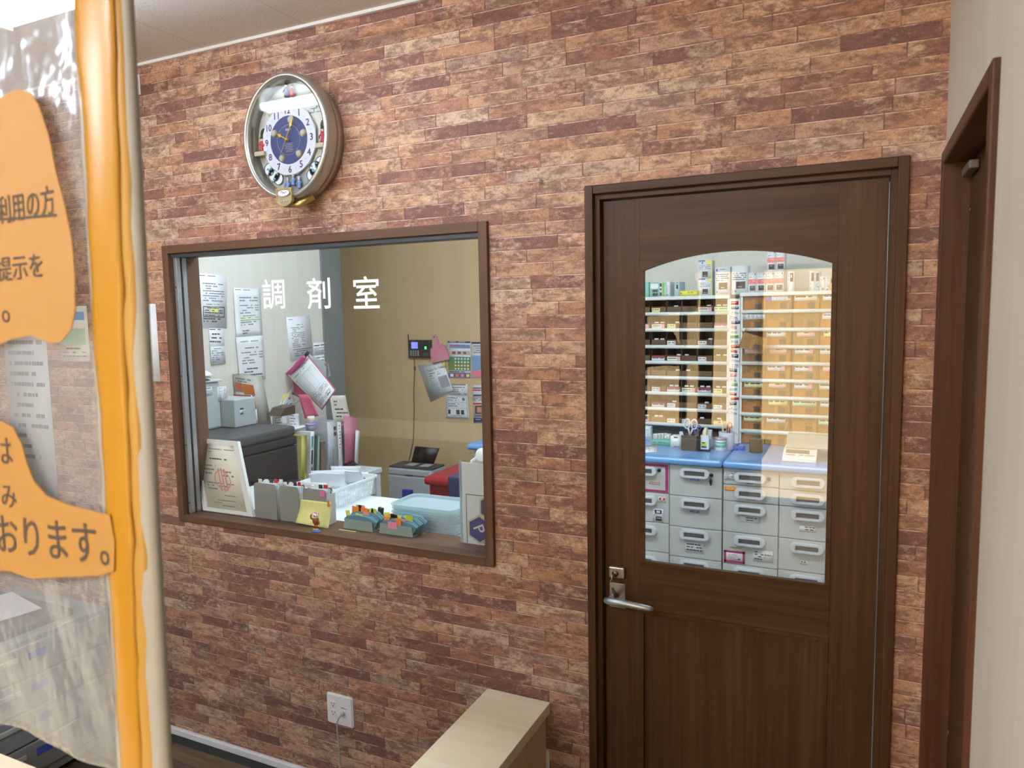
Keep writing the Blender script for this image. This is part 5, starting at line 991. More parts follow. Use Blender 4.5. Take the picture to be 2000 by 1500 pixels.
# yellow note in front of the third holder, curling forward at the foot
cs = [at(588, 975, y=.066), at(647, 982, y=.066), at(641, 1034, y=.045), at(577, 1021, y=.045)]; z_ = SILL + .001; cs[2].z = max(z_, cs[2].z); cs[3].z = max(z_, cs[3].z)
NOTE = col((250, 245, 160), .6); m_ = MB()
def nf(u, v): p = uv(cs, u, v); return p + Vector((-.006 * math.sin(PI * v), -.010 * (1 - v) * 0 + .012 * math.sin(PI * v), 0))
m_.grid(nf, 8, 10, NOTE, .0006); one(m_, 'sticky_note', 'yellow curled note on the sill behind the small figurine', 'note')
a = at(630, 968, y=.064); b = at(644, 985, y=.064); one(MB().box(a.x - .014, a.x + .008, .0665, .0675, a.z - .004, a.z + .014, HOTP), 'sticky_tab', 'pink sticky tab just above the yellow note', 'sticky tab'); one(MB().box(b.x - .010, b.x - .001, .0625, .0632, b.z - .01, b.z + .016, ORG), 'sticky_tab', 'orange sticky tab at the right edge of the yellow note', 'sticky tab')
# small figurine on the sill in front of the glass
fo_ = at(622, 1037, z=SILL); fx, fy = fo_.x, 0.001
fg = thing('figurine', 'tiny brown toy figure with a white speckled cap on the window sill', 'figurine', (fx, fy, SILL)); k_ = 1.0
BRO = col((150, 84, 40), .35); z0 = SILL
part(MB().lathe([(.0175, 0.0004), (.0175, .003), (.014, .007), (.004, .0085)], (fx, fy, z0), col((60, 120, 210), .35), 24, None, 1, .62), 'base', fg, 'blue oval base')
m_ = MB()
for s_ in (-1, 1): m_.tube([(fx + .0045 * s_, fy, z0 + .028), (fx + .0045 * s_, fy, z0 + .011)], .0022, BRO, 8); m_.ball((fx + .0062 * s_, fy - .003, z0 + .0095), (.0048, .0062, .003), col((226, 160, 120), .4), 8)
m_.ball((fx, fy, z0 + .041), (.0125, .0105, .0165), BRO, 12)
m_.tube([(fx - .010, fy - .002, z0 + .044), (fx - .018, fy - .004, z0 + .050), (fx - .016, fy - .006, z0 + .060), (fx - .012, fy - .007, z0 + .062)], [.0028, .0026, .003, .0034], BRO, 8); m_.tube([(fx + .011, fy - .002, z0 + .042), (fx + .018, fy - .003, z0 + .037), (fx + .016, fy - .006, z0 + .029)], [.0028, .0026, .0032], BRO, 8)
part(m_, 'body', fg)
m_ = MB(); m_.ball((fx, fy, z0 + .060), (.0125, .011, .0125), col((236, 232, 228), .4), 12); r3 = random.Random(4)
for k in range(26):
    t, p = r3.uniform(0, 2 * PI), r3.uniform(-.2, 1.3); m_.ball((fx + .0118 * math.cos(t) * math.cos(p), fy + .0104 * math.sin(t) * math.cos(p), z0 + .060 + .0118 * math.sin(p)), .0022, col((170, 40, 60), .4), 5)
part(m_, 'cap', fg, 'white cap with red speckles')
# white perforated basket with envelopes
def basket():
    x0, x1, y0, y1, z0, z1 = -1.475, -1.275, .40, .67, DZ + .001, DZ + .088; WH = col((232, 238, 240), .4)
    r = thing('basket', 'white perforated plastic basket holding folded envelopes on the counter behind the glass', 'basket', ((x0 + x1) / 2, (y0 + y1) / 2, DZ)); fl = .02
    def wall(A, B, n):   # A bottom-left -> B bottom-right, with rows of slots
        m = MB(); A = Vector(A); B = Vector(B); out = (B - A).cross(Vector((0, 0, 1))).normalized()
        def P(u, h): return A.lerp(B, u) + Vector((0, 0, h)) + out * (fl * h / (z1 - z0))
        H = z1 - z0; rows = [(0, .14), (.27, .36), (.49, .58), (.71, .80), (.93, 1.0)]; rows = [(0, .12), (.30, .38), (.56, .64), (.82, 1.0)]
        for a, b in rows: m.grid(lambda u, v: P(u, H * (a + (b - a) * v)), 1, 1, WH, .003, False)
        for (a, b), (c, d) in zip(rows, rows[1:]):
            for k in range(n + 1): m.grid(lambda u, v: P((k + (u - .5) * .36) / n * .98 + .01, H * (b + (c - b) * v)), 1, 1, WH, .003, False)
        return part(m, 'side_wall', r)
    wall((x0, y0, z0), (x1, y0, z0), 11); wall((x1, y0, z0), (x1, y1, z0), 17); wall((x1, y1, z0), (x0, y1, z0), 11); wall((x0, y1, z0), (x0, y0, z0), 17)
    part(MB().box(x0, x1, y0, y1, z0, z0 + .003, WH), 'bottom', r)
    e = .022; R4 = [(x0 - e, y0 - e), (x1 + e, y0 - e), (x1 + e, y1 + e), (x0 - e, y1 + e)]
    m = MB(); m.ring(rrect(x0 - e - .006, x1 + e + .006, y0 - e - .006, y1 + e + .006, .02), rrect(x0 - e + .001, x1 + e - .001, y0 - e + .001, y1 + e - .001, .018), z1 - .007, z1 + .002, WH, 'z'); m.prism(rrect((x0 + x1) / 2 - .06, (x0 + x1) / 2 + .06, y1 + e, y1 + e + .03, .014), z1 - .005, z1 + .001, WH, 'z'); part(m, 'rim', r)
basket()
for k, (x, y, w_, h_, a, t, lb) in enumerate(((-1.38, .50, .15, .075, .5, .5, 'large folded white envelope on top of the white basket, nearest the glass'), (-1.36, .60, .14, .075, .35, .7, 'folded white envelope standing behind the large one in the white basket'), (-1.40, .425, .10, .04, .2, .35, 'crumpled white paper slip at the near end of the white basket'))):
    m = MB(); M_ = T(x, y, DZ + .075 - (.02 if k == 2 else 0)) @ rotz(a) @ Matrix.Rotation(t, 4, 'X')
    def ef(u, v): return M_ @ Vector(((u - .5) * w_, .028 * math.sin(PI * v * .9), (v - .2) * h_ + .004 * math.sin(5 * u)))
    m.grid(ef, 8, 8, PAPER, .004); m.grid(lambda u, v: M_ @ Vector(((u - .5) * w_ * .98, .030 + .015 * v, (v * .7 - .1) * h_)), 5, 4, PAPER, .002); one(m, 'envelope', lb, 'envelope')
# stack of clear trays
TR = m_clear('clear_tray', (226, 240, 243), .5, .2); trz = DZ + .0012
tm = MB(); X0, X1, Y0, Y1, HT = -.135, .135, -.085, .085, .0132
tm.ring(rrect(X0, X1, Y0, Y1, .03), rrect(X0 + .003, X1 - .003, Y0 + .003, Y1 - .003, .028), .0, HT, TR, 'z'); tm.prism(rrect(X0 + .003, X1 - .003, Y0 + .003, Y1 - .003, .028), 0, .002, TR, 'z'); tm.ring(rrect(X0 - .004, X1 + .004, Y0 - .004, Y1 + .004, .032), rrect(X0, X1, Y0, Y1, .03), HT - .003, HT, TR, 'z')
TL = 'clear plastic tray in the middle of the stack behind the glass'; GT = 'stacked clear trays'
tr0 = one(tm, 'clear_tray', 'clear plastic tray at the bottom of the stack behind the glass', 'tray', GT); tx_, ty_ = -.695, .262; tr0.location = (tx_, ty_, trz)
for k in range(1, 9): dup(tr0, T(tx_ + .002 * math.sin(k * 2.1), ty_ + .002 * math.cos(k * 1.7), trz + .0137 * k) @ rotz(.0), 'clear plastic tray on top of the stack behind the glass' if k == 8 else TL)
# emblem sign in a clear stand
a, b, c = at(898, 900, y=.088), at(899, 1062, y=.088), at(905, 964, y=.088)
sx0, sx1, sz1 = a.x + .006, a.x + .24, a.z - .004; sg = thing('emblem_sign', 'white sign with purple hexagons in a clear stand at the right end of the sill', 'sign', ((sx0 + sx1) / 2, .09, SILL)); yS = .088
hx = lambda cx, cz, r: [(cx + r * math.sin(PI / 3 * k), cz + r * math.cos(PI / 3 * k)) for k in range(6)]
m_ = MB().box(sx0, sx1, yS, yS + .003, SILL + .001, sz1, col((236, 238, 240), .5)); fz = c.z
m_.box(sx0 + .014, sx1 - .014, yS - .0006, yS, fz - .002, fz, INK); m_.box(sx0 + .014, sx0 + .016, yS - .0006, yS, SILL + .002, fz - .002, INK)
pc = at(938, 1034, y=yS); pu = at(960, 988, y=yS); hr = .049
PUR = col((74, 68, 140), .5); GLD = col((176, 172, 120), .5)
for cx_, cz_, ch in ((pc.x - .002, pc.z, 'p'), (pc.x - .002 + hr * .87 + .002, pc.z + hr * 1.5 + .003, 'U'), (pc.x - .002 + 2 * (hr * .87 + .002), pc.z, 'H')):
    m_.prism(hx(cx_, cz_, hr + .0), yS - .0010, yS, GLD); m_.prism(hx(cx_, cz_, hr * .95), yS - .0014, yS - .001, PAPER); m_.prism(hx(cx_, cz_, hr * .91), yS - .0018, yS - .0014, GLD); m_.prism(hx(cx_, cz_, hr * .86), yS - .0022, yS - .0018, PUR)
    if ch == 'p': m_.text('P', (cx_, yS - .0022, cz_), (.42, 0, -.91), (.91, 0, .42), hr * .8, PAPER, 'c', .0004)
    elif ch == 'U': m_.text('P', (cx_, yS - .0022, cz_), (.42, 0, .91), (-.91, 0, .42), hr * .8, PAPER, 'c', .0004)
m_.text('Pharmacy', (pc.x + .03, yS, SILL + .009), (1, 0, 0), (0, 0, 1), .014, INK, 'c', .0006)
part(m_, 'sign_board', sg); part(MB().box(sx0 - .008, sx1 + .004, yS - .006, yS - .004, SILL + .001, sz1 + .006, m_glass('sign_cover', (254, 255, 255), 1.0)).box(sx0 - .008, sx0 - .003, yS - .004, yS + .006, SILL + .001, sz1 + .006, m_clear('acrylic_edge', (220, 232, 236), .4)), 'clear_stand', sg)
# teal card boxes with coloured tabs
TC = col((118, 168, 180), .55); TCD = col((92, 142, 156), .55); GB = col((150, 166, 160), .5)
def cardbox(label, px0, px1, pb0, pb1, sd, n, fan):
    a, b = at(px0, pb0, z=SILL), at(px1, pb1, z=SILL); y = .070; x0, x1 = a.x, b.x; r = thing('card_box', label, 'card box', ((x0 + x1) / 2, y, SILL)); h = .036; rr = random.Random(sd)
    part(MB().prism([(x0, SILL + .001), (x1, SILL + .001), (x1 - .004, SILL + h), (x0 + .006, SILL + h * 1.05)], y, y + .0025, GB).box(x0, x1, y + .0025, y + .07, SILL + .001, SILL + .0035, GB), 'box', r)
    for k in range(n):
        yy = y + .006 + k * .0055; dx = rr.uniform(-.004, .004) + fan * k * .0025; hh = h + .010 + k * .0022 + rr.uniform(-.003, .003); w0, w1 = x0 + .004 + dx, x1 - .006 + dx
        pts = [(w0 + .004, SILL + .004), (w1 - .004, SILL + .004), (w1 + .010 + fan * .006, SILL + hh * .72), (w1 - .008, SILL + hh), ((w0 + w1) / 2, SILL + hh + .006), (w0 + .012, SILL + hh), (w0 - .002, SILL + hh * .74)]
        part(MB().prism(pts, yy, yy + .0028, TC if k % 3 else TCD), 'bag', r)
    for k in range(9):
        u = (k + .3 + rr.uniform(0, .5)) / 9 * .8; x = x0 + .01 + (x1 - x0) * u; q = rr.randrange(n); yy = y + .003 + q * .0055; zt = SILL + h + .010 + q * .0022 + rr.uniform(.0, .012); w_ = rr.uniform(.018, .030)
        m = MB().box(-w_ / 2, w_ / 2, 0, .001, -.020, .008, (YEL, ORG, LIME, PINK, YEL, ORG, col((240, 160, 150), .6), YEL, LIME)[k]); m.xf(T(x, yy, zt) @ Matrix.Rotation(rr.uniform(-.15, .2), 4, 'Y')); part(m, 'sticky_tab', r)
    return r, x0, x1, y, h
def bigtab(r, x0, x1, z0, z1, y, m): part(MB().box(x0, x1, y, y + .001, z0, z1, m), 'sticky_tab', r)
cardbox('left box of teal medicine bags with coloured sticky tabs on the sill', 663, 722, 1036, 1043, 1, 8, 0.6); r, x0, x1, y, h = cardbox('right box of teal medicine bags with a large pink tab on the sill', 738, 806, 1043, 1051, 6, 9, 1.0)
bigtab(r, x0 + .040, x0 + .076, SILL + h - .012, SILL + h + .012, y - .0015, PINK)
a = at(692, 1030, z=SILL); one(MB().box(a.x - .035, a.x + .04, .050, .058, SILL + .0006, SILL + .0012, col((222, 222, 150), .6)), 'paper_slip', 'pale yellow slip lying on the sill before the left box of teal bags', 'paper')
# small things behind the card boxes
a = at(735, 1000, y=.19); r = thing('stationery_box', 'grey box of stationery standing behind the boxes of teal bags', 'box', (a.x, .2, DZ)); X0, X1 = a.x - .045, a.x + .045
part(MB().ring([(X0, .165), (X1, .165), (X1, .235), (X0, .235)], [(X0 + .002, .167), (X1 - .002, .167), (X1 - .002, .233), (X0 + .002, .233)], DZ + .001, DZ + .065, GREYP, 'z').box(X0, X1, .165, .235, DZ + .001, DZ + .003, GREYP), 'box', r)
m_ = MB().box(-.011, .011, -.006, .006, 0, .098, BLACK, .003); m_.xf(T(a.x - .004, .20, DZ + .004) @ Matrix.Rotation(.2, 4, 'Y')); one(m_, 'stapler', 'black stapler standing upright in the grey stationery box', 'stapler')
m_ = MB().box(-.02, .02, -.008, .008, 0, .078, PAPER, .002); card((-.018, -.0085, .076), (.018, -.0085, .076), (.018, -.0085, .05), (-.018, -.0085, .05), PAPER, [('s', .1, .2, .9, 2, .35, INK, 2)], .0004, 0, m_); m_.xf(T(a.x + .026, .21, DZ + .004) @ Matrix.Rotation(.25, 4, 'Y')); one(m_, 'carton', 'small printed carton in the grey stationery box beside the stapler', 'carton')
m_ = MB().lathe([(.012, 0), (.012, .03), (.006, .04)], (0, 0, 0), PAPER, 14); m_.xf(T(a.x - .075, .18, DZ + .052) @ Matrix.Rotation(1.2, 4, 'X')); m_.box(a.x - .09, a.x - .06, .165, .215, DZ + .001, DZ + .042, GREYP); one(m_, 'eye_drop_bottle', 'small white bottle lying on a grey block left of the stationery box', 'bottle')
# black multifunction printer on the desk
PT = 1.165; BK = col((34, 36, 40), .35); BK2 = col((66, 68, 70), .45)
pr_ = thing('printer', 'large black multifunction printer on the white desk by the cream wall', 'printer', (-2.2, .78, Z2))
part(MB().box(-2.42, -1.99, .56, 1.00, Z2 + .001, PT - .105, BK, .008), 'body', pr_); part(MB().box(-2.42, -1.985, .55, 1.0, PT - .10, PT - .055, BK, .01), 'scanner', pr_)
part(MB().box(-2.42, -1.985, .545, .99, PT - .053, PT, BK2, .014), 'lid', pr_, 'dark grey scanner lid'); part(MB().box(-1.99, -1.984, .66, .82, PT - .25, PT - .225, BLACK, .002).box(-1.99, -1.93, .60, .95, Z2 + .09, Z2 + .105, BK, .004), 'output_tray', pr_)
# beige device standing on the printer
bd = thing('copier_unit', 'pale grey office machine with white labels standing on the black printer', 'office machine', (-2.36, .75, PT)); PG = col((176, 186, 188), .45)
bt = at(420, 746, x=-2.31).z; bt2 = at(470, 780, x=-2.20).z
part(MB().box(-2.43, -2.31, .57, .80, PT + .001, bt, PG, .012), 'body', bd)
part(MB().box(-2.42, -2.22, .802, .95, PT + .0012, bt2, PG, .006), 'front_cover', bd); part(MB().box(-2.435, -2.30, .565, .81, bt + .0005, bt + .012, col((206, 208, 206), .4), .005), 'lid', bd)
q1 = [at(412, 756, y=.785), at(440, 752, y=.785)]
def lb(px, py, w_, h_, x, items): # label on a face x=const
    A = at(px, py, x=x); return card((x + .0012, A.y, A.z), (x + .0012, A.y + w_, A.z), (x + .0012, A.y + w_, A.z - h_), (x + .0012, A.y, A.z - h_), PAPER, items, .0008)
part(lb(397, 757, .055, .045, -2.31, [('s', .1, .1, .9, 3, .3, col((120, 150, 170), .5), 3)]), 'label', bd); part(lb(424, 756, .06, .075, -2.31, [('s', .1, .08, .9, 8, .11, GREYINK, 4)]), 'label', bd)
part(lb(468, 797, .025, .035, -2.22, [('r', .0, 0, 1, .3, DGREY), ('r', .2, .8, .9, 1, DGREY)]), 'label', bd)
for k in range(3):
    m_ = MB(); x0 = -2.40 + .01 * k; m_.grid(lambda u, v: (x0 + .10 * u, .60 + .13 * v, bt + .0135 + .012 * k + (.004 + .004 * k) * math.sin(PI * u) * (1 + v)), 5, 5, PAPER if k else DGREY, .002); one(m_, 'paper', ('dark sheet lowest on the pale grey office machine', 'white sheet in the middle on the pale grey office machine', 'curled white sheet topmost on the pale grey office machine')[k], 'paper')
# hanging yellow tag at the left jamb
A = at(387, 768, y=.30); one(card(*[at(px, py, y=.136) for px, py in ((379, 762), (391, 762), (392, 778), (380, 778))], col((190, 160, 140), .6)), 'tag', 'small brown tag hanging inside the left edge of the window', 'tag'); one(card(*[at(px, py, y=.133) for px, py in ((380, 777), (391, 777), (394, 800), (382, 801))], YEL, [('s', .2, .2, .8, 3, .25, INK, 4)]), 'tag', 'yellow tag hanging inside the left edge of the window', 'tag')
# folders beside the machine
FD = col((168, 166, 156), .5)
def leanbox(name, label, cat, corners, y, th, m, items=(), **k):
    P_ = [at(px, py, y=y) for px, py in corners]; return one(card(*P_, m, items, th), name, label, cat)
leanbox('magazine_file', 'tall grey file box with orange panels leaning beside the pale grey machine', 'file box', ((453, 731), (494, 738), (513, 834), (470, 838)), 1.02, .07, FD, [('s', .15, .05, .9, 2, .05, GREYINK, 3), ('r', .08, .14, .4, .30, col((196, 104, 70), .6)), ('r', .42, .15, .95, .36, col((196, 110, 44), .6)), ('r', .05, .32, .45, .44, PAPER)])
leanbox('booklet', 'thin red and white booklets in front of the grey file box', 'booklet', ((456, 770), (490, 772), (492, 782), (457, 781)), .965, .006, PAPER, [('r', 0, 0, 1, .4, RED), ('r', .5, .7, 1, 1, BLUEL)])
leanbox('booklet', 'orange brown booklet standing right of the pale grey machine', 'booklet', ((487, 783), (497, 784), (500, 802), (490, 802)), .964, .006, col((186, 120, 50), .6))
leanbox('white_carton', 'narrow white carton standing right of the pale grey machine', 'carton', ((489, 800), (499, 799), (502, 827), (490, 830)), .955, .008, PAPER)
leanbox('cover_card', 'pale grey cover leaning right of the tall grey file box', 'folder', ((496, 740), (500, 752), (521, 815), (510, 826)), 1.06, .004, GREYP)
# clipboard, folders and papers at the corner
MAGC = col((176, 60, 120), .45); PKF = col((190, 84, 112), .5)
cb2 = thing('clipboard', 'clipboard with a white form and magenta clip leaning above the desk', 'clipboard', at(610, 745, y=1.45))
PC = [at(598, 690, y=1.45), at(655, 762, y=1.40), at(629, 800, y=1.40), at(560, 738, y=1.45)]
PC = [at(600, 695, y=1.45), at(653, 762, y=1.40), at(628, 798, y=1.36), at(562, 733, y=1.42)]
# u runs along the clip edge (560,738)->(600,693); v down the sheet
part(card(PC[3], PC[0], PC[1], PC[2], PAPER, [('s', .5, .06, .95, 2, .03, GREYINK, 3), ('s', .1, .14, .7, 1, .03, INK, 4), ('f', .05, .22, .95, .66, .008, GREYINK)] + [('r', .05, .22 + .026 * k, .95, .2225 + .026 * k, GREYINK) for k in range(1, 17)] + [('r', .4, .22, .405, .66, GREYINK), ('r', .7, .22, .705, .66, GREYINK), ('f', .5, .7, .95, .82, .01, GREYINK), ('s', .1, .7, .45, 5, .03, GREYINK, 5), ('s', .55, .72, .9, 3, .03, GREYINK, 6), ('s', .1, .88, .9, 3, .03, GREYINK, 7), ('r', .6, .94, .85, .955, INK)], .002), 'form', cb2)
off = Vector((-.012, .012, .004)); part(card(*[p + off + (p - (PC[0] + PC[2]) / 2) * .08 for p in (PC[3], PC[0], PC[1], PC[2])], PKF, [], .004), 'board', cb2, 'dark pink board')
A, B = at(566, 730, y=1.425), at(597, 694, y=1.425); part(MB().tube([A, A.lerp(B, .15), A.lerp(B, .85), B], [.012, .016, .016, .008], MAGC, 10).tube([B, B.lerp(A, -.14)], .011, BLACK, 8), 'clip', cb2, 'magenta clip')
for P_, y_, m__, lb_, it in (
    (((603, 692), (641, 710), (645, 735), (620, 744)), -2.438, col((190, 200, 204), .5), 'grey clear folder standing behind the clipboard', [('r', .75, .1, .95, .3, col((200, 120, 100), .6))]),
    (((556, 726), (572, 728), (600, 770), (566, 772)), 1.50, PKF, 'dark pink folder behind the left edge of the clipboard', []),
    (((583, 770), (605, 772), (624, 812), (597, 818)), 1.34, PKF, 'dark pink folder standing under the clipboard', []),
    (((572, 752), (600, 770), (560, 802), (540, 808)), -2.447, PAPER, 'white sheet slumping left of the clipboard', [('s', .2, .2, .8, 4, .2, GREYINK, 4)]),
    (((552, 772), (577, 760), (565, 775), (548, 790)), -2.4485, YEL, 'yellow slip among the papers left of the clipboard', []),
    (((548, 780), (572, 776), (575, 786), (545, 792)), -2.4475, col((226, 230, 234), .6), 'white envelope under the yellow slip', [])):
    one(card(*[at(px, py, **({'x': y_} if y_ < 0 else {'y': y_})) for px, py in P_], m__, it, .002, .004), 'paper' if m__ is PAPER else 'folder' if m__ is PKF else 'slip', lb_, 'paper')
# shelf riser on the desk carrying the papers
rz_ = at(600, 835, y=1.25); RZ = 1.045
ri = thing('desk_riser', 'grey riser shelf on the white desk piled with papers beside the printer', 'riser', (-2.25, 1.3, Z2))
part(MB().box(-2.44, -2.262, 1.06, 1.765, RZ - .012, RZ, GREYP, .002), 'board', ri)
for y in (1.08, 1.755): part(MB().box(-2.44, -2.262, y - .008, y + .008, Z2 + .001, RZ - .013, GREYP), 'side_panel', ri)
for k in range(6):
    m_ = MB(); x0, y0 = -2.42 + .012 * k, 1.08 + .05 * (k % 3); m_.grid(lambda u, v: (x0 + .155 * u, y0 + .2 * v, RZ + .002 + .009 * k + .006 * math.sin(3 * u + k) * v), 5, 5, (PAPER, PAPERW, PAPER, col((214, 216, 200), .6), PAPER, PAPER)[k], .003)
    one(m_, 'paper', ('lowest', 'second', 'third', 'fourth', 'fifth', 'topmost')[k] + ' sheet of the loose paper pile on the grey riser', 'paper')
for lb_, P_, y_, it in (('white slip hanging over the riser edge above the blue book', ((561, 806), (582, 808), (585, 844), (569, 844)), -2.255, [('s', .1, .1, .8, 4, .15, GREYINK, 4)]), ('white sheet hanging over the riser edge above the books', ((608, 815), (636, 808), (641, 834), (607, 843)), -2.252, [('s', .2, .3, .8, 3, .2, GREYINK, 5)]), ('handwritten beige card leaning right of the clipboard', ((643, 773), (673, 772), (684, 823), (650, 823)), -2.185, [('s', .2, .2, .5, 2, .13, INK, 6), ('s', .2, .5, .95, 3, .14, INK, 7)]), ('white slip lying left over the edge of the paper pile', ((532, 800), (560, 797), (558, 830), (530, 832)), -2.258, [('r', .05, .2, .2, .35, col((200, 130, 120), .6)), ('s', .2, .5, .8, 3, .15, GREYINK, 4)])):
    one(card(*[at(px, py, **({'x': y_} if y_ < 0 else {'y': y_})) for px, py in P_], PAPERW if 'beige' in lb_ else PAPER, it, .002, .006), 'paper', lb_, 'paper')
A = at(606, 808, y=1.20); A.z = RZ + .058
cu_ = thing('small_cup', 'small clear cup with a purple band on the paper pile under the clipboard', 'cup', A); part(MB().lathe([(.026, 0), (.03, .03), (.028, .032)], A, m_clear('cup_plastic', (190, 204, 226), .6), 20), 'cup', cu_); part(MB().lathe([(.0312, .028), (.0318, .04), (.028, .041)], A, col((170, 150, 214), .4), 20), 'band', cu_)
B = A + Vector((.004, .0, .043)); ck_ = thing('small_cup', 'small cream cup stacked on the purple banded cup', 'cup', B); part(MB().lathe([(.018, 0), (.021, .025), (.019, .036)], B, col((226, 222, 200), .5), 20), 'cup', ck_)
A = at(548, 800, y=1.1); m_ = MB().prism([(A.y - .06, A.z - .03), (A.y + .06, A.z - .03), (A.y + .06, A.z + .02), (A.y - .02, A.z + .012)], A.x - .04, A.x + .05, col((70, 58, 48), .5), 'x'); one(m_, 'wallet', 'dark brown pouch among the papers left of the clipboard', 'pouch')
# blue book, books row, folder group
A, B = at(527, 852, y=1.02), at(612, 850, y=1.02); one(MB().box(-2.34, -2.04, 1.02, 1.055, Z2 + .001, Z2 + .31, col((34, 62, 130), .5), .003), 'blue_binder', 'blue binder standing between the black printer and the riser', 'binder')
bz0 = Z2 + .001
def book(label, x0, x1, y, h, tilt, m, items=(), name='book', dep=.15):
    w_ = x1 - x0; m_ = MB().box(0, w_, 0, dep, 0, h, m, .002)
    if items: card((.001, -.0004, h - .002), (w_ - .001, -.0004, h - .002), (w_ - .001, -.0004, .002), (.001, -.0004, .002), m, items, .0003, 0, m_)
    m_.xf(T(x0, y, bz0 + (w_ * math.sin(-tilt) if tilt < 0 else 0)) @ Matrix.Rotation(tilt, 4, 'Y')); return one(m_, name, label, 'book')
SPX = -2.12
def bk(px0, px1, ptop, m, label, tilt=.0, items=(), name='book', dep=.13):
    """book in the row along the wall, its spine turned to the room"""
    A = at(px0, 898, x=SPX); B = at(px1, 898, x=SPX); wd = B.y - A.y; h = at((px0 + px1) / 2, ptop, x=SPX).z - bz0
    m_ = MB().box(-dep, 0, 0, wd, 0, h, m, .002)
    if items: card((.0004, .001, h - .002), (.0004, wd - .001, h - .002), (.0004, wd - .001, .002), (.0004, .001, .002), m, items, .0003, 0, m_)
    m_.xf(T(SPX, A.y, bz0) @ Matrix.Rotation(-tilt, 4, 'X')); return one(m_, name, label, 'book')
bk(585, 595, 850, col((196, 184, 96), .55), 'yellow book leaning at the left of the desk row', .09, [('r', .7, .75, 1, 1, YEL)])
bk(602, 610, 843, PAPER, 'white book with black vertical lettering in the desk row', .10, [('r', .25, .08, .75, .3, TEAL), ('r', .3, .35, .7, .62, INK), ('r', .3, .68, .7, .9, GREYINK)])
bk(612, 616, 850, col((60, 96, 90), .5), 'green spined book in the middle of the desk row', .10); bk(617.5, 621, 852, col((160, 184, 160), .5), 'pale green book right of the green spined book', .10)
bk(626, 633, 862, col((132, 112, 96), .5), 'brown file standing right of the green books', .08)
bk(642, 661, 822, col((186, 192, 198), .5), 'wide pale grey box file with two dark squares on the desk', 0, [('r', .62, .1, .9, .17, DGREY), ('r', .62, .2, .9, .27, DGREY), ('r', .45, .5, .5, .85, GREYINK)], 'box_file')
bk(662, 669, 824, PAPER, 'white file with a pink printed spine and orange foot on the desk', 0, [('s', .2, .05, .8, 8, .06, MAG, 5), ('r', 0, .85, 1, 1, ORG)], 'file')
PKC = m_clear('pink_folder_plastic', (226, 140, 170), .7)
one(card(*[at(px, py, x=-2.17) for px, py in ((672, 812), (700, 816), (694, 905), (674, 905))], PKC, [], .004), 'clear_folder', 'clear pink folder standing behind the box file', 'folder')
one(card(*[at(px, py, x=-2.16) for px, py in ((696, 840), (703, 842), (699, 905), (693, 905))], PAPER, [], .006), 'file', 'thin white file right of the clear pink folder', 'file')
# mouse, mat, keyboard tray, pens, cables on the desk
A = at(668, 912, z=Z2); one(MB().box(A.x - .10, A.x + .06, A.y - .07, A.y + .09, Z2 + .0006, Z2 + .003, col((30, 56, 150), .5), .001), 'mouse_mat', 'blue mouse mat on the white desk in front of the books', 'mat')
B = at(684, 915, z=Z2); ms = thing('computer_mouse', 'black computer mouse on the blue mat', 'mouse', (B.x, B.y, Z2)); part(MB().ball((B.x, B.y, Z2 + .0235), (.030, .052, .020), BLACK, 12), 'body', ms); part(MB().tube([(B.x, B.y + .048, Z2 + .0235), (B.x - .02, B.y + .10, Z2 + .006), (B.x - .06, B.y + .11, Z2 + .004), (B.x - .10, B.y + .06, Z2 + .004)], .0025, BLACK, 6), 'cable', ms)
A = at(600, 925, z=Z2); one(MB().box(-2.11, -2.005, 1.12, 1.46, Z2 + .0008, Z2 + .018, col((30, 31, 33), .5), .004), 'keyboard', 'black keyboard on the white desk in front of the mouse mat', 'keyboard')
pts = [at(px, py, y=1.57) for px, py in ((590, 893), (600, 884), (606, 891), (596, 897), (608, 880), (600, 899))]; 
for p in pts: p.z = max(p.z, Z2 + .006)
one(MB().tube(pts, .003, BLACK, 6), 'cable', 'tangled dark cable on the desk in front of the yellow book', 'cable')
A = at(614, 905, z=Z2 + .008); m_ = MB().tube([(A.x - .06, A.y, Z2 + .009), (A.x, A.y + .0, Z2 + .009)], .007, PAPER, 10).tube([(A.x, A.y, Z2 + .009), (A.x + .035, A.y, Z2 + .009)], .0085, RED, 10); one(m_, 'marker_pen', 'white marker with a red cap lying on the desk before the books', 'pen')
# white laser printer on a low stand, bins
A, B, C_ = at(757, 913, y=2.2), at(842, 918, y=2.2), at(760, 972, y=2.2); wp0 = C_.z - .12
wp = thing('small_printer', 'white and grey small printer with a raised paper feed on the dispensary floor stand', 'printer', ((A.x + B.x) / 2, 2.2, wp0)); LG_ = col((176, 178, 180), .45)
part(MB().box(A.x, B.x, 2.2, 2.40, wp0, A.z - .05, LG_, .008).box(A.x, B.x, 2.2, 2.40, A.z - .048, A.z, LG_, .012), 'body', wp); part(MB().box(A.x + .004, B.x - .004, 2.21, 2.39, A.z, A.z + .012, DGREY, .004), 'top_panel', wp)
part(card(*[at(px, py, y=2.37) for px, py in ((811, 872), (857, 876), (843, 914), (802, 905))], BLACK, [], .012), 'paper_feed', wp, 'black raised paper feed'); part(MB().box((A.x + B.x) / 2 - .03, (A.x + B.x) / 2 + .03, 2.198, 2.2, A.z - .045, A.z - .038, DGREY), 'badge', wp)
m_ = MB()
for u in (.3, .62): m_.box(A.x + (B.x - A.x) * u, A.x + (B.x - A.x) * (u + .2), 2.26, 2.34, A.z + .0125, A.z + .014, GREYP)
part(m_, 'tray_flap', wp)
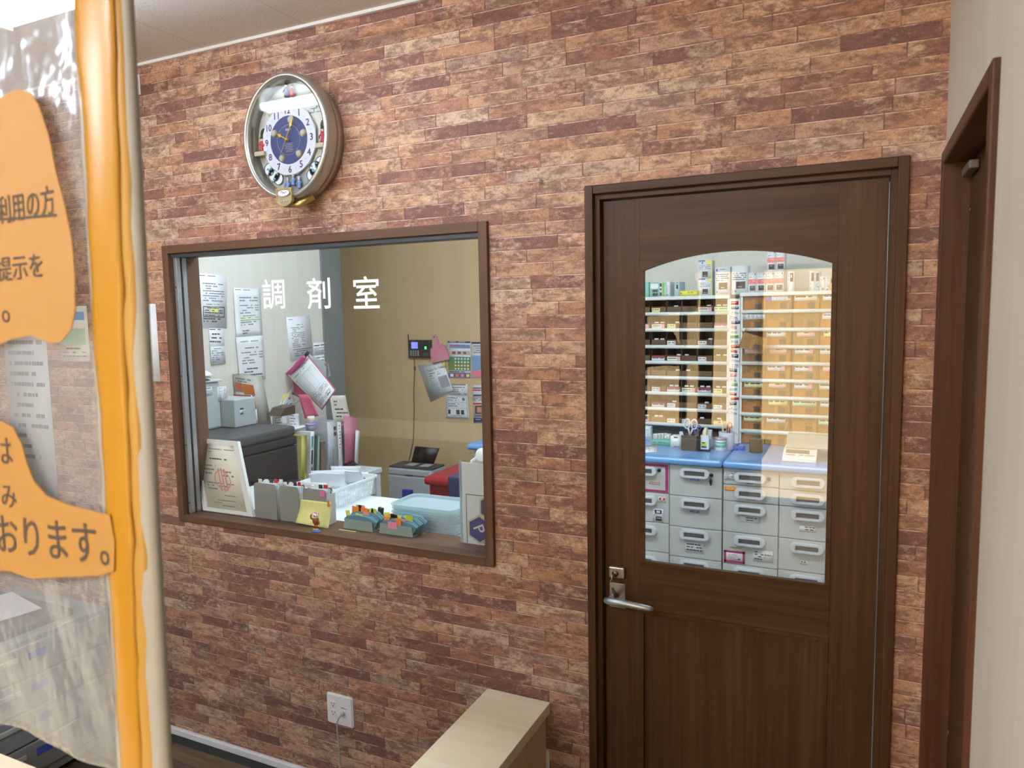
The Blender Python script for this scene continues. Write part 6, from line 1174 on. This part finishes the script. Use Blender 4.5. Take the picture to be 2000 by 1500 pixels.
st_ = thing('printer_stand', 'low grey stand under the small white printer', 'stand', ((A.x + B.x) / 2, 2.2, 0)); part(MB().box(A.x - .02, B.x + .02, 2.18, 2.42, wp0 - .02, wp0 - .001, DGREY, .002), 'top', st_)
for x in (A.x, B.x): part(MB().box(x - .015, x + .015, 2.2, 2.40, 0, wp0 - .021, DGREY), 'leg', st_)
one(MB().box(at(785, 960, y=2.0).x, at(802, 960, y=2.0).x, 2.0, 2.03, wp0 - .05, at(785, 957, y=2.0).z, col((30, 60, 150), .5), .002).box(at(785, 960, y=2.0).x, at(802, 960, y=2.0).x, 2.0, 2.03, 0, wp0 - .05, col((30, 60, 150), .5)), 'blue_file', 'tall blue file standing before the small white printer', 'file')
A, B = at(828, 940, y=1.5), at(893, 918, y=1.5)
rb_ = thing('red_bin', 'dark red lidded bin to the right of the small white printer', 'bin', ((A.x + B.x) / 2, 1.6, 0)); REDP = col((150, 26, 40), .4)
part(MB().box(A.x + .02, B.x + .06, 1.52, 1.9, 0.001, A.z - .02, REDP, .01), 'body', rb_); part(MB().box(A.x, B.x + .08, 1.49, 1.93, A.z - .02, A.z + .03, REDP, .018), 'lid', rb_)
A = at(890, 935, y=1.25); one(MB().box(A.x - .02, A.x + .1, 1.2, 1.4, .001, A.z + .02, col((44, 54, 84), .5), .006), 'navy_bin', 'navy bin in front of the red lidded bin', 'bin')
# white round gadget on a curved stalk
A = at(941, 888, y=.42); gl_ = thing('desk_gadget', 'small white round gadget on a curved stalk behind the emblem sign', 'gadget', (A.x - .03, .42, DZ))
part(MB().lathe([(.022, -.008), (.025, -.004), (.025, .004), (.022, .008)], (0, 0, 0), WHITE, 24, T(*A) @ Matrix.Rotation(PI / 2 - .3, 4, 'X')), 'disc', gl_); part(MB().tube([A + Vector((-.02, .01, -.01)), A + Vector((-.05, .01, -.03)), A + Vector((-.06, .01, -.07)), (A.x - .06, .43, DZ + .004)], .005, WHITE, 8).box(A.x - .09, A.x - .03, .40, .46, DZ + .0005, DZ + .008, WHITE, .003), 'stalk', gl_)
